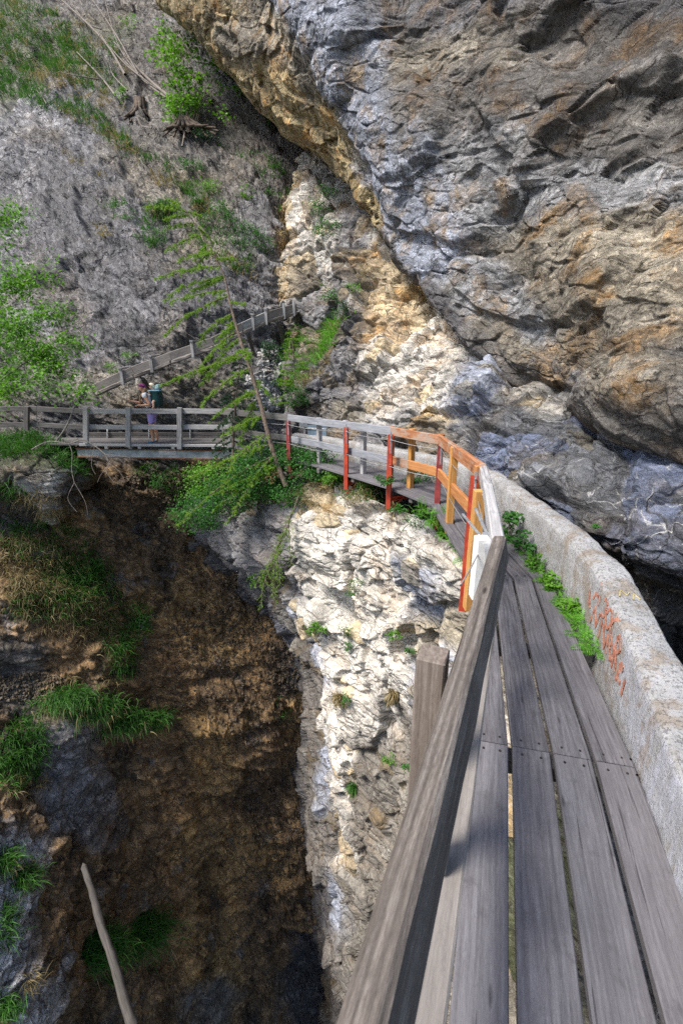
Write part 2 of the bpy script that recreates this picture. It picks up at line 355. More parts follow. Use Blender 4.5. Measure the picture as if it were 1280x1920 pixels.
def sheet(name,rows,nu,nv,mat,disp,kind='structure',seed=0,twarp=.9,tscale=.45,post=None,blk=None):
    """rows of (photo x, photo y, depth, tint letter) -> a finely divided, displaced rock face in world space"""
    R=len(rows);Cn=len(rows[0])
    C=np.array([[P(c[0],c[1],c[2]) for c in r] for r in rows]); T=np.array([[TINT[c[3]] for c in r] for r in rows])
    Wu=crw(R,nu);Wv=crw(Cn,nv)
    V=np.einsum('ai,bj,ijk->abk',Wu,Wv,C)
    du=np.gradient(V,axis=0);dv=np.gradient(V,axis=1); N=np.cross(du,dv); N/=np.linalg.norm(N,axis=2,keepdims=True)+1e-9
    # blur the normals so displacement stays smooth, then turn them toward the open side
    for _ in range(6):
        N=(N+np.roll(N,1,0)+np.roll(N,-1,0)+np.roll(N,1,1)+np.roll(N,-1,1)); N/=np.linalg.norm(N,axis=2,keepdims=True)+1e-9
    mid=V[nu//2,nv//2]; 
    if np.dot(N[nu//2,nv//2],CAM-mid)<0: N=-N
    p=V.reshape(-1,3); n=N.reshape(-1,3)
    p0=p; p=p+n*disp(p)[:,None]
    # tint borders (rock type and painted shade): warp the lookup, so they follow no grid
    uu,vv=np.meshgrid(np.linspace(0,R-1,nu),np.linspace(0,Cn-1,nv),indexing='ij'); uu=uu.ravel();vv=vv.ravel()
    wu=fbm(p*tscale,5,seed+900,.6)*twarp; wv=fbm(p*tscale+40,5,seed+950,.6)*twarp
    uu=np.clip(uu+wu,0,R-1-1e-6); vv=np.clip(vv+wv,0,Cn-1-1e-6)
    i=uu.astype(int);j=vv.astype(int);a=uu-i;b=vv-j
    sm=lambda x:np.clip((x-.5)*2.6+.5,0,1); a=sm(a)[:,None];b=sm(b)[:,None]
    col=(T[i,j]*(1-b)+T[i,j+1]*b)*(1-a)+(T[i+1,j]*(1-b)+T[i+1,j+1]*b)*a
    if blk:                     # each broken face weathers its own way
        for (B_,sc_,tl_,ck_,wp_,sd_,cw_,am_,oc_) in blk:
            ID=blocks(p0,B_,sc_,tl_,ck_,wp_,sd_,cw_)[1]
            col=col*(1+am_*rnd(ID,9))[:,None]; lit=col.mean(1)>.12
            m_=((rnd(ID,10)>1-2*oc_)&lit)[:,None]; col=np.where(m_,col*np.array([.97,.84,.62]),col)
    if post is not None: p,col=post(p,n,col)
    idx=np.arange(nu*nv).reshape(nu,nv)
    F=np.stack([idx[:-1,:-1],idx[1:,:-1],idx[1:,1:],idx[:-1,1:]],-1).reshape(-1,4)
    fn=np.cross(p[F[0,1]]-p[F[0,0]],p[F[0,3]]-p[F[0,0]])
    if np.dot(np.cross(p[idx[nu//2+1,nv//2]]-p[idx[nu//2,nv//2]],p[idx[nu//2,nv//2+1]]-p[idx[nu//2,nv//2]]),n[idx[nu//2,nv//2]])<0: F=F[:,::-1]
    o=mesh_np(name,p,F,mat,None,True,col); tag(o,kind=kind)
    x,y,d=proj(p); SHEETS[name+str(len(ROCK))]=o; ROCK.append((name,p,n,x,y,d))
    return o
def hit(x,y,names=None,r=7,dmin=0,dmax=99):
    """nearest rock surface along the ray of photo pixel (x,y): returns point, normal"""
    best=None
    for nm,p,n,px,py,pd in ROCK:
        if names and nm not in names: continue
        m=(np.abs(px-x)<r)&(np.abs(py-y)<r)&(pd>dmin)&(pd<dmax)
        if not m.any(): continue
        ids=np.nonzero(m)[0]; k=ids[np.argmin(pd[ids])]
        if best is None or pd[k]<best[2]: best=(p[k],n[k],pd[k])
    return best if best is not None else (hit(x,y,names,r*2.5,dmin,dmax) if r<60 else None)
def region(names,cx,cy,rx,ry,ang=0,dmax=99):
    """vertices of rock inside an ellipse of the photo (used to plant growth on the rock)"""
    out=[]
    a=math.radians(ang)
    for nm,p,n,px,py,pd in ROCK:
        if nm not in names: continue
        u=((px-cx)*math.cos(a)+(py-cy)*math.sin(a))/rx; v=(-(px-cx)*math.sin(a)+(py-cy)*math.cos(a))/ry
        k=np.nonzero((u*u+v*v<1)&(pd<dmax))[0]; out.append((p[k],n[k]))
    return np.concatenate([a for a,b in out]),np.concatenate([b for a,b in out])

def nv3(v): v=np.array(v,float); return v/np.linalg.norm(v)
S_LEFT=(.55,-.25,.80); S_MID=(.35,.2,.9); S_R=(.62,.30,.72)
BL=basis(S_LEFT);BM=basis(S_MID);AL_R=(.66,-.62,-.42)
_n=nv3(S_R); _a=np.array(AL_R); _a=nv3(_a-_n*(_a@_n)); BR=np.stack([_a,np.cross(_n,_a),_n],1)
M['r_left']=rock_mat('grey_schist_rock',S_LEFT,1.25,1.0,1.3,warm_amt=.15,white=(.52,.50,.52),bump=1.2,streak=.3,low=.45)
M['r_mid']=rock_mat('pale_limestone',S_MID,1.2,.85,.7,warm_amt=.45,white=(.72,.70,.67),bump=1.0,dark=(.07,.065,.06),streak=1.4,along=(.75,-.5,-.45),stretch=.5)
M['r_over']=rock_mat('overhang_limestone',S_R,.9,1.15,.8,warm_amt=.85,white=(.60,.60,.60),bump=1.25,dark=(.06,.05,.045),streak=.5,along=AL_R,stretch=.4)
M['r_pillar']=rock_mat('white_cliff_limestone',S_MID,1.0,.7,.5,warm_amt=.28,white=(.80,.77,.72),bump=.9,dark=(.12,.10,.085),streak=.5)
def d_left(p):
    q=(p@BL)
    h,_=blocks(p,BL,(4.5,3.0,1.5),.9,.35,.5,3,.15); h2,_=blocks(p,BL,(1.5,1.2,.45),.9,.3,.5,5,.15); h3,_=blocks(p,BL,(.5,.45,.16),1.,.3,.5,8,.2)
    h4,_=blocks(p,BL,(.20,.18,.06),1.1,.3,.4,9,.25)
    sw=q[:,2]/1.5+.9*fbm(p*.25,3,15); fr=sw-np.floor(sw); sw2=q[:,2]/.37+1.1*fbm(p*.6,3,16); f2=sw2-np.floor(sw2)
    led=np.clip((fbm(p*.3,3,17)+.15)*4,0,1)
    return .30*led*(fr**2-np.clip((fr-.88)/.12,0,1)**2)+.07*(f2-np.clip((f2-.8)/.2,0,1))+.28*h+.12*h2+.07*h3+.04*h4+.5*fbm(p*.22,3,1)+.035*ridged(q*np.array([.5,.5,3.0]),4,2)+.03*fbm(q*np.array([3,3,8]),4,6)
def d_mid(p):
    h,_=blocks(p,BM,(1.7,1.4,1.2),1.1,.5,.35,21,.10); h2,_=blocks(p,BM,(.6,.55,.34),1.1,.45,.35,22,.12); h3,_=blocks(p,BM,(.2,.18,.08),1.,.4,.3,23,.2)
    q=p@BM
    return .36*h+.14*h2+.03*h3+.25*fbm(p*.35,3,24)+.035*ridged(q*np.array([2,2,9]),4,25)+.02*fbm(p*6,3,26)
def d_over(p):
    h,_=blocks(p,BR,(3.8,1.5,1.1),.9,.3,.6,31,.2); h2,_=blocks(p,BR,(1.3,.55,.4),1.1,.5,.4,32,.12); h3,_=blocks(p,BR,(.4,.2,.12),1.1,.5,.35,33,.18)
    q=p@BR
    m2=np.clip(.45+1.6*fbm(p*.8,3,38),0,1)
    return .27*h+.13*h2*m2+.030*h3*(1.1-m2)+.22*fbm(p*.45,3,34)+.045*ridged(q*np.array([.35,1.1,1.6]),4,35)+.02*fbm(q*np.array([2,5,8]),4,36)
# ---- the cliff across the gorge, from the grassy slope at the top to the brown wall at the bottom
xs=[-420,-160,0,140,280,400,500,570,650,760]
def R(y,ds,ts): return [(x+(0),y,d,t) for x,d,t in zip(xs,ds,ts)]
rowsL=[
 R(-420,(40,38,37,36,35,34,32,30,28,27),'mmmmmggggg'),
 R(-160,(33,31,30,29,28,27,26,25,24,23),'mmmmgggGgg'),
 R(0,   (28,27,26,25,24.5,24,23.5,23,22,21),'mmmdGGGggg'),
 R(120, (25,24,23.5,22.8,22.2,22,21.5,21.5,21,20),'mmmmdgdGgg'),
 R(210, (22.5,21.8,21,20.8,20.2,20.4,20.4,20.5,20.5,20),'gGGGdddggg'),
 R(330, (20,19.5,19,18.8,18.8,18.8,19.0,19.6,20,20),'ggGgsdddog'),
 R(450, (18,17.6,17.2,17,17.2,17.4,17.9,19,20,20),'gGGggsGooo'),
 R(560, (16.8,16.5,16.2,16.0,16.1,16.5,17.2,18.8,19.5,19.5),'ggGgggGyoo'),
 R(660, (16,15.8,15.5,15.4,15.5,16,16.8,18.3,19,19),'gddggggodo'),
 R(735, (15.8,15.5,15.2,15.1,15.3,15.7,16.4,17.5,18.3,18.5),'dddsssggGd'),
 R(800, (15.9,15.6,15.3,15.4,15.5,15.8,16.3,17.0,17.8,18),'ddDDDsgggd'),
 R(860, (15.2,14.9,14.9,15.4,15.8,16.0,16.3,16.8,17.5,18),'dbDDDbbddd'),
 R(930, (13.9,13.6,13.7,14.6,15.8,16.2,16.4,16.8,17.4,17.8),'dddbbbbbbb'),
 R(1040,(12.9,12.7,13.0,14.0,15.4,16.2,16.5,16.9,17.4,17.8),'dmbbbbbbbb'),
 R(1160,(12.4,12.3,12.7,13.6,15.0,16.2,16.6,17.0,17.5,17.8),'mmbboobbbb'),
 R(1280,(12.2,12.2,12.7,13.5,14.9,16.2,16.8,17.3,17.8,18),'dddbbbbkbb'),
 R(1390,(11.6,11.8,12.4,13.4,15.0,16.4,17.2,17.9,18.3,18.3),'dmbGbobobb'),
 R(1500,(10.8,11.1,11.9,13.2,15.2,16.8,17.8,18.6,19,19),'dbbGbobbbb'),
 R(1600,(10,10.3,11.2,12.8,15.2,17.2,18.4,19.3,20,20),'gSSbboobbb'),
 R(1700,(9.4,9.8,10.7,12.4,15.2,17.6,19.2,20.3,21,21),'SSSbbobbkk'),
 R(1800,(9,9.4,10.3,12,15,17.8,20,21.3,22,22),'SSSbbobkkk'),
 R(1900,(8.8,9.2,10.1,11.8,14.8,18,20.6,22.3,23,23),'SSSbbdbkkk'),
 R(2150,(8.8,9.2,10.1,11.8,14.8,18,21.5,24,25,25),'GGGgdkkkkk'),
]
def p_left(p,n,col):
    x,y,d=proj(p)
    q=p@BL; bd=fbm(q*np.array([.16,.16,.9]),4,411); up_=np.clip((900-y)/60,0,1); col=col*(1+.38*np.clip(bd*1.8,-1,1)*up_)[:,None]
    wm=np.clip((fbm(p*.3,4,412)-.05)*5,0,1)*up_; col=col*(1-wm[:,None]*np.array([.02,.09,.22]))
    br=np.clip((col[:,0]/(col[:,2]+1e-3)-1.7)*2.5,0,1)*np.clip((y-840)/60,0,1)      # wet earth: crumbly lumps and runnels
    q=p*np.array([1,1,.32])
    f1=fbm(q*.55,5,401,.62); f2=fbm(q*2.6,4,402,.65); f3=ridged(p*np.array([2.2,2.2,1.1]),4,403)
    hb,_=blocks(p,BL,(1.3,1.1,.8),1.,.45,.6,408,.35)
    hc,_=blocks(p,np.eye(3),(.34,.34,.26),1.,.5,.6,404,.3); hs,_=blocks(p,np.eye(3),(.13,.13,.10),1.,.5,.5,405,.3)
    p=p+n*(br*(.12*f2+.045*f3+.20*hb+.10*hc*np.clip(.35+f1*2.5,0,1)+.035*hs*np.clip(.3+f1*3,0,1)))[:,None]
    wet=np.clip((f1-.06)*7,0,1)*br; dry=np.clip((-f1-.10)*6,0,1)*br; sp=np.clip((f2-.22)*9,0,1)*br
    col=col*(1-wet[:,None]*.58)*(1+dry[:,None]*np.array([.45,.40,.30])); col=col*(1-sp[:,None]*.45)
    gs_=np.clip((perlin(p*1.1,406)-.24)*9,0,1)*br*np.clip((fbm(p*4,3,407)+.1)*4,0,1); col=col*(1-gs_[:,None]*.8)+np.array([.20,.19,.185])*(gs_*.8)[:,None]
    return p,col
sheet('cliff',rowsL,760,560,M['r_left'],d_left,post=p_left,twarp=1.0,tscale=.35,blk=[(BL,(1.5,1.2,.45),.9,.3,.5,5,.15,.16,.0),(BL,(.5,.45,.16),1.,.3,.5,8,.2,.22,.0)])
# ---- the pale wall behind the walkway and the dark blue rock on the right
rowsM=[
 [(560,150,22,'o'),(590,150,21,'w'),(630,150,20,'w'),(680,150,18.5,'w'),(760,150,17,'w'),(860,150,15.5,'n'),(1000,150,13.5,'n'),(1180,150,12,'n'),(1400,150,10,'n')],
 [(560,295,20.5,'o'),(585,295,19,'w'),(620,300,18,'w'),(670,320,16.5,'w'),(760,330,15,'w'),(860,330,14,'n'),(1000,330,12.5,'n'),(1180,330,11,'n'),(1400,330,9.5,'n')],
 [(535,380,20,'o'),(562,380,18,'w'),(610,390,16.6,'w'),(660,400,15.6,'G'),(750,410,14,'w'),(860,410,13,'w'),(1000,410,11.5,'n'),(1180,410,10,'n'),(1400,410,8.5,'n')],
 [(512,470,19.5,'y'),(540,470,17.2,'w'),(590,480,16,'w'),(650,480,14.8,'g'),(740,490,13.2,'w'),(840,490,12,'W'),(1000,490,10.6,'w'),(1180,490,9,'n'),(1400,490,7.5,'n')],
 [(512,550,18.8,'y'),(538,550,16.8,'w'),(585,555,15.6,'G'),(640,560,14.2,'g'),(720,560,12.6,'W'),(830,565,11.4,'W'),(990,570,9.8,'W'),(1170,580,8,'w'),(1400,580,6.6,'n')],  # extra white letters paint a cream glow into this part of the wall
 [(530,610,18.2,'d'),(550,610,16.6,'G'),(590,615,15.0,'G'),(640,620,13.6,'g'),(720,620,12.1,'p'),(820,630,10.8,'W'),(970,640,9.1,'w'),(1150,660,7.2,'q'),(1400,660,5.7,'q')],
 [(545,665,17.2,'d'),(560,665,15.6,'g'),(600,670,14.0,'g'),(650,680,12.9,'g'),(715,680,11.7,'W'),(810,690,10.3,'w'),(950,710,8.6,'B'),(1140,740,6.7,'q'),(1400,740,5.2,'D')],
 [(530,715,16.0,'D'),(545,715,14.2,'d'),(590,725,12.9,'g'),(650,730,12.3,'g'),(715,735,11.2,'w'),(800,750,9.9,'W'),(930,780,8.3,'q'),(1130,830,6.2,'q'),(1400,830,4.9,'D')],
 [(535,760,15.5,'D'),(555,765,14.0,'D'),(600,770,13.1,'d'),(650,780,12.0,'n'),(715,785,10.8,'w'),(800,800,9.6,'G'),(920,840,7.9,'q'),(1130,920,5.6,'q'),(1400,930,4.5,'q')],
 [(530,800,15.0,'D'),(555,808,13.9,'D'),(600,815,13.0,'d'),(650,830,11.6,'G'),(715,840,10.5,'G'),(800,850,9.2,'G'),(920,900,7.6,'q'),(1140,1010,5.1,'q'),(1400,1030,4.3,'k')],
 [(530,850,14.9,'D'),(555,860,13.9,'d'),(600,870,12.9,'G'),(650,880,11.5,'G'),(720,890,10.3,'G'),(820,910,9.0,'B'),(960,990,7.2,'q'),(1190,1070,5.2,'k'),(1450,1100,4.8,'k')],  # near-black letters at the right paint the shade of the gap behind the kerb
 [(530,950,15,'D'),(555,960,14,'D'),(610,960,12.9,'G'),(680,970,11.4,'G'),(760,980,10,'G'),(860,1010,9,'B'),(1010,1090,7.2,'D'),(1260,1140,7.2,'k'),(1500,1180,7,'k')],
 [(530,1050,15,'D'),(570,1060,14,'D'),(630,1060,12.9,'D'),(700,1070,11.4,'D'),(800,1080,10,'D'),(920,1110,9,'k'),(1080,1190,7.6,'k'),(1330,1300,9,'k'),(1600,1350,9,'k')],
]
sheet('rock_wall',rowsM,620,560,M['r_mid'],d_mid,seed=3,twarp=.8,tscale=.6,blk=[(BM,(1.7,1.4,1.2),1.1,.5,.35,21,.10,.12,.24),(BM,(.6,.55,.34),1.1,.45,.35,22,.12,.18,.10)])
# ---- the overhang; pale ridge and dark lip letters put light and shade in colour
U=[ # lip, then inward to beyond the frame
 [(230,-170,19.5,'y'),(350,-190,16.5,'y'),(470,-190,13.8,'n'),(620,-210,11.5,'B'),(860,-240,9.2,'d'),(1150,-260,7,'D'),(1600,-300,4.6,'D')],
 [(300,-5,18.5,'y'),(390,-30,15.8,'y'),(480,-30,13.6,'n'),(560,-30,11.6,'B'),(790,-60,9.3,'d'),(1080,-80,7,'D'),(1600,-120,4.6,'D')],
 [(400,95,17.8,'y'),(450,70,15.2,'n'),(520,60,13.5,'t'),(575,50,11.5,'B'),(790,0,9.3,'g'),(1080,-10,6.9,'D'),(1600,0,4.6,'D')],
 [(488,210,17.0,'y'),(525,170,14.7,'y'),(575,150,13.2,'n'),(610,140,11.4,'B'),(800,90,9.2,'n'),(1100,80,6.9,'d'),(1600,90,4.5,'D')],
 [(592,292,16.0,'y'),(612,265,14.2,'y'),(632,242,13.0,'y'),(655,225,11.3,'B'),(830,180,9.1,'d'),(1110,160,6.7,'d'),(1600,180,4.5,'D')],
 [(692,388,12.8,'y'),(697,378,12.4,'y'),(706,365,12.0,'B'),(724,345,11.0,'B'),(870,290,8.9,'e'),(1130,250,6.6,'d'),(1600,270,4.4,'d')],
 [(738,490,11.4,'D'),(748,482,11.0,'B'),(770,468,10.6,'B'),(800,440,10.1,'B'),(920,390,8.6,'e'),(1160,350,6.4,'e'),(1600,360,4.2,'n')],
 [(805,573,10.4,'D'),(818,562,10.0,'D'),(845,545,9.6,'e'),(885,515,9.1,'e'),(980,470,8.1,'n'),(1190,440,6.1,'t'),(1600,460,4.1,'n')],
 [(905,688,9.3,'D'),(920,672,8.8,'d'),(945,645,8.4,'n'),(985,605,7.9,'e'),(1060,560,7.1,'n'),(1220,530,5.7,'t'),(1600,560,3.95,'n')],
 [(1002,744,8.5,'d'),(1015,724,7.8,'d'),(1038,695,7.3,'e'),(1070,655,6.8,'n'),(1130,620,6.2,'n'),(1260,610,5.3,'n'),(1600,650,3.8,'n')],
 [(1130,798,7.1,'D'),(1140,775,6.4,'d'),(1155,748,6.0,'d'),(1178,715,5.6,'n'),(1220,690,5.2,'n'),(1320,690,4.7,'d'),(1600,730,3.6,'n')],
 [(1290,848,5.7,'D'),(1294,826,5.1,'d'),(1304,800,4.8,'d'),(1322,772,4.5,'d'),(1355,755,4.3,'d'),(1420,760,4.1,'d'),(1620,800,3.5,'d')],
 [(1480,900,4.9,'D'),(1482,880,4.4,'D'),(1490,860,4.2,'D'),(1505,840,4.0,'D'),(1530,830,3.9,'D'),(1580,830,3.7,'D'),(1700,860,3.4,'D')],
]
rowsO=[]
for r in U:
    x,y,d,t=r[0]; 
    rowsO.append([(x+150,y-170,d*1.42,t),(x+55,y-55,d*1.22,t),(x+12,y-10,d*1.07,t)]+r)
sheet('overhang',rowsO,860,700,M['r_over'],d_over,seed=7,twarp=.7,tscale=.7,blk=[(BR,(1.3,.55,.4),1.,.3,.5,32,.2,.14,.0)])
# ---- the cliff that carries the walkway
def dz(x,y,z): # axis depth of the ray at height z
    v=(960-y)/FPX; return (z-CAM[2])/(-.3007+v*.9537)
E=[
 # y, columns: back left, silhouette, ...
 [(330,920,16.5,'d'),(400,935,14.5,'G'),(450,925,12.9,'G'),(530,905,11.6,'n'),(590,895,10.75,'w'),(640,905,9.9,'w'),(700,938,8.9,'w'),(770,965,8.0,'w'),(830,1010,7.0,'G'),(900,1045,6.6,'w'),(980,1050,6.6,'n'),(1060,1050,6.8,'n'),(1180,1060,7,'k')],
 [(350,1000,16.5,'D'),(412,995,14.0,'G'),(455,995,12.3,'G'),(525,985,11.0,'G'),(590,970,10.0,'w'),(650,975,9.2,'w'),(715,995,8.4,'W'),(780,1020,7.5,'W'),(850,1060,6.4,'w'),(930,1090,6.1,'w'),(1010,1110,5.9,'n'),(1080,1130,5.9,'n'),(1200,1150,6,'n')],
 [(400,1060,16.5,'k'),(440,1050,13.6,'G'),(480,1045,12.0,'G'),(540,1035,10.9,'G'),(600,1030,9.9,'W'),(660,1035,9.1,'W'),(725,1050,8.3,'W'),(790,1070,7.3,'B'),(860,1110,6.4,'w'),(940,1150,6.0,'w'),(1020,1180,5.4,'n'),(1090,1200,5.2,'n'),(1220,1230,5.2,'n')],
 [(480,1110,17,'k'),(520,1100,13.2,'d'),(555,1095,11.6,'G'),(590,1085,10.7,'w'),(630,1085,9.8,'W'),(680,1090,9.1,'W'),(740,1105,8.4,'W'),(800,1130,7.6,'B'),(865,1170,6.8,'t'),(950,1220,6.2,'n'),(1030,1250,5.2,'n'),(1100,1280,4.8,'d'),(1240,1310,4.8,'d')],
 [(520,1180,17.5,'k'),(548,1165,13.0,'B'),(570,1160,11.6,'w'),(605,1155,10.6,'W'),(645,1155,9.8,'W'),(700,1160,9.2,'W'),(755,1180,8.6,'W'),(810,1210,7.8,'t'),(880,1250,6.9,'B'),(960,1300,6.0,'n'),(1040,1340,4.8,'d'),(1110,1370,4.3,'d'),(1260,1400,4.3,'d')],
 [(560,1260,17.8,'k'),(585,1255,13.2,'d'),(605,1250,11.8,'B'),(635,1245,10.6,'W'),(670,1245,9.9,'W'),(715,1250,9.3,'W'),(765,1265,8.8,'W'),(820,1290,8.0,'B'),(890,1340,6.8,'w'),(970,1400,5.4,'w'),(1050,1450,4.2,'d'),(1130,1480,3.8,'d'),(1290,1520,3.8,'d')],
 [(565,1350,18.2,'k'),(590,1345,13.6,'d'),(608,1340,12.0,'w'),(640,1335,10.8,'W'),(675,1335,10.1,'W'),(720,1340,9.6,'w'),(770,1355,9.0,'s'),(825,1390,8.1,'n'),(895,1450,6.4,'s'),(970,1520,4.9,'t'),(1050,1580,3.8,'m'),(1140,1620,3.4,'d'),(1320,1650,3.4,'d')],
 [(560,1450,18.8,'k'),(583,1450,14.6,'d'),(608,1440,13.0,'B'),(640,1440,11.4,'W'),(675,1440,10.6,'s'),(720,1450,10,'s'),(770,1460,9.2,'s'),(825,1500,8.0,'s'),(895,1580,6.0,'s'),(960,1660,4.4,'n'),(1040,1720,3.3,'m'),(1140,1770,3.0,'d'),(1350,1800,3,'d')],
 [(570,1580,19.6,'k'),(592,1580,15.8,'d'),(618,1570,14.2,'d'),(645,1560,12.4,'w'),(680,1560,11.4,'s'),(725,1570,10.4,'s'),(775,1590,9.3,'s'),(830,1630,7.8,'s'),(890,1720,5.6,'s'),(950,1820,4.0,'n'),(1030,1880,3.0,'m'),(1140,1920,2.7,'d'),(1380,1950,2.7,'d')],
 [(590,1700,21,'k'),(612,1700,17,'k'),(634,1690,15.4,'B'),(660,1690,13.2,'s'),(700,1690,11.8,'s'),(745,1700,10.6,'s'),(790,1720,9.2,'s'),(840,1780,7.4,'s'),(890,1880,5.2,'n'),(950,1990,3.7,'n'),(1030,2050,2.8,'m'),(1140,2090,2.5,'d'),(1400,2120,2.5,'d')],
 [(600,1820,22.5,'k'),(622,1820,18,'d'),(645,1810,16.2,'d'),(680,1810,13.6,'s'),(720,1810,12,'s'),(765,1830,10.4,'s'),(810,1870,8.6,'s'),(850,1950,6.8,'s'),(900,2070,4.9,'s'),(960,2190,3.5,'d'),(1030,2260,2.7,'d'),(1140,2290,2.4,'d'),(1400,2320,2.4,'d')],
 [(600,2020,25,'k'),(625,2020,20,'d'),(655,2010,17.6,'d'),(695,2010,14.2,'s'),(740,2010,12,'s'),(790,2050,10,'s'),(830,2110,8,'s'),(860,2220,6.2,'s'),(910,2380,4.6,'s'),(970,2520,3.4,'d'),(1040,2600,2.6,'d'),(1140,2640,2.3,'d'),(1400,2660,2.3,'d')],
]
DECK_O=[(-.45,-1.1),(.77,2.13),(1.36,4.28),(1.41,6.96),(.86,8.02),(-.50,9.92),(-1.27,10.75),(-2.1,11.55),(-3.15,12.62)]
DECK_I=[(.50,-1.1),(1.60,1.93),(2.13,4.26),(2.24,7.28),(1.62,8.60),(.22,10.42),(-.60,11.35),(-1.45,12.2),(-2.55,13.3)]
def under_deck(p,n,col,lo=-.19):
    # keep the rock below the planks
    A=np.array([(a[0]+b[0],a[1]+b[1]) for a,b in zip(DECK_O,DECK_I)])/2
    dm=np.full(len(p),1e9)
    for a,b in zip(A[:-1],A[1:]):
        ab=b-a; t=np.clip(((p[:,:2]-a)@ab)/(ab@ab),0,1); dm=np.minimum(dm,np.linalg.norm(p[:,:2]-a-t[:,None]*ab,axis=1))
    f=np.clip((.95-dm)/.35,0,1); lim=lo+(.9)*(1-f)
    over=(p[:,2]>lim)&(f>0)
    p=p.copy(); out=(p[:,0]>2.5)&(p[:,1]<8); p[:,2]=np.where(out,np.minimum(p[:,2],-.9),p[:,2]); p[:,2]=np.where(over,lim-.05+.08*fbm(p*2,3,77),p[:,2])
    return p,col
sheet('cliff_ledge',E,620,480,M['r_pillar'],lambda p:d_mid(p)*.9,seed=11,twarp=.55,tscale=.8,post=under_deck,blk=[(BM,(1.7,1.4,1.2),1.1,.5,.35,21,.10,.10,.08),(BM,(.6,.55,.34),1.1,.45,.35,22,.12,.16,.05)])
# ---- rocky shoulder the far left end of the bridge lands on
rowsA=[
 [(-250,800,14.2,'m'),(-100,800,13.9,'m'),(0,808,13.7,'m'),(60,815,13.6,'m'),(120,835,13.5,'m'),(160,860,14.2,'m'),(190,880,16,'b')],
 [(-250,850,12.8,'m'),(-100,848,12.6,'m'),(0,850,12.5,'m'),(60,852,12.5,'m'),(115,862,12.6,'m'),(155,880,13.4,'m'),(185,900,15.5,'b')],
 [(-250,890,12.2,'t'),(-100,880,12,'n'),(0,872,12,'n'),(60,885,12.1,'n'),(110,895,12.4,'w'),(140,905,13.2,'d'),(170,920,15.5,'b')],
 [(-250,930,12.2,'t'),(-100,915,12.1,'t'),(0,905,12.1,'n'),(60,915,12.2,'w'),(108,925,12.5,'w'),(132,935,13.4,'d'),(165,950,15.5,'b')],
 [(-250,990,13.2,'d'),(-100,960,13,'d'),(0,940,12.9,'d'),(50,945,13.1,'d'),(95,965,13.2,'w'),(130,975,14.4,'b'),(160,990,16,'b')],
 [(-250,1060,15,'b'),(-100,1030,15,'b'),(0,1000,15,'b'),(50,1000,15,'b'),(95,1010,15.2,'b'),(130,1020,16,'b'),(160,1040,17,'b')],
]
sheet('rock_shoulder',rowsA,170,220,M['r_mid'],lambda p:d_mid(p)*.7,seed=13,twarp=.5)
# ---- gorge floor, far below
gb=np.array([(-30,-8,-32),(14,-8,-32),(14,30,-32),(-30,30,-32)],float)
M['mud']=plain('dark_wet_gravel',(.05,.045,.04),.7,0,.4,.5,1.5,.6)
tag(mesh_np('gorge_floor',gb,np.array([[0,1,2,3]]),M['mud'],smooth=False),kind='structure')

gs=[]  # unseen gorge wall to the left, added to shade the gorge bottom
for y_ in np.linspace(-26,13,9):
    gs.append([(y_,z_) for z_ in np.linspace(-32,-3,8)])
Cg=np.array([[(-16-.10*z_-.25*max(0,-6-y_)+.12*(z_<-15)*(-z_-15),y_,z_) for (y_,z_) in r_] for r_ in gs])
Vg=np.einsum('ai,bj,ijk->abk',crw(9,130),crw(8,130),Cg).reshape(-1,3); Vg[:,0]+=.8*d_left(Vg)*1.6
ig=np.arange(130*130).reshape(130,130); Fg=np.stack([ig[:-1,:-1],ig[:-1,1:],ig[1:,1:],ig[1:,:-1]],-1).reshape(-1,4)
tag(mesh_np('unseen_gorge_side',Vg,Fg,M['r_left'],None,True,np.tile(np.array(TINT['d']),(len(Vg),1))),kind='structure')
# ------------------------------------------------------------------ walkway
V3=lambda a,z=0:Vector((a[0],a[1],z))
def prism(name,q,z0,z1,mat,parent,gl=(1,0)):
    """plank from 4 plan corners q0,q1 (start left,right) q2,q3 (end right,left), own frame along the grain"""
    m0=(Vector(q[0])+Vector(q[1]))/2; m1=(Vector(q[2])+Vector(q[3]))/2
    Mx,L=frame((m0.x,m0.y,z1),(m1.x,m1.y,z1)); inv=Mx.inverted(); r=.005
    def loc(a,z): return inv@Vector((a[0],a[1],z))
    n=max(2,int(L/.3)); vs=[];fs=[]
    for i in range(n+1):
        t=i/n; a=Vector(q[0]).lerp(Vector(q[3]),t); b=Vector(q[1]).lerp(Vector(q[2]),t); u=(b-a).normalized()*r
        jz=random.uniform(-.0015,.0015)
        for pt,z in ((a,z0),(a,z1-r),(a+u,z1),(b-u,z1),(b,z1-r),(b,z0)):
            v=loc(pt,z); v.z+=jz; vs.append(v)
    for i in range(n):
        for j in range(6):
            k=(j+1)%6; fs.append((i*6+j,i*6+k,i*6+6+k,i*6+6+j))
    fs.append((5,4,3,2,1,0)); fs.append(tuple(n*6+j for j in range(6)))
    me=bpy.data.meshes.new(name); me.from_pydata(vs,[],fs); me.materials.append(mat)
    bm=bmesh.new(); bm.from_mesh(me); bmesh.ops.recalc_face_normals(bm,faces=bm.faces); bm.to_mesh(me); bm.free()
    o=bpy.data.objects.new(name,me); o.matrix_basis=Mx; link(o,parent); return o
walk=empty('boardwalk',(1.5,3,0),'grey plank boardwalk with five long boards a row, curving along the rock wall','walkway')
DO=[Vector(a) for a in DECK_O]; DI=[Vector(a) for a in DECK_I]
gap=.024; T=.045
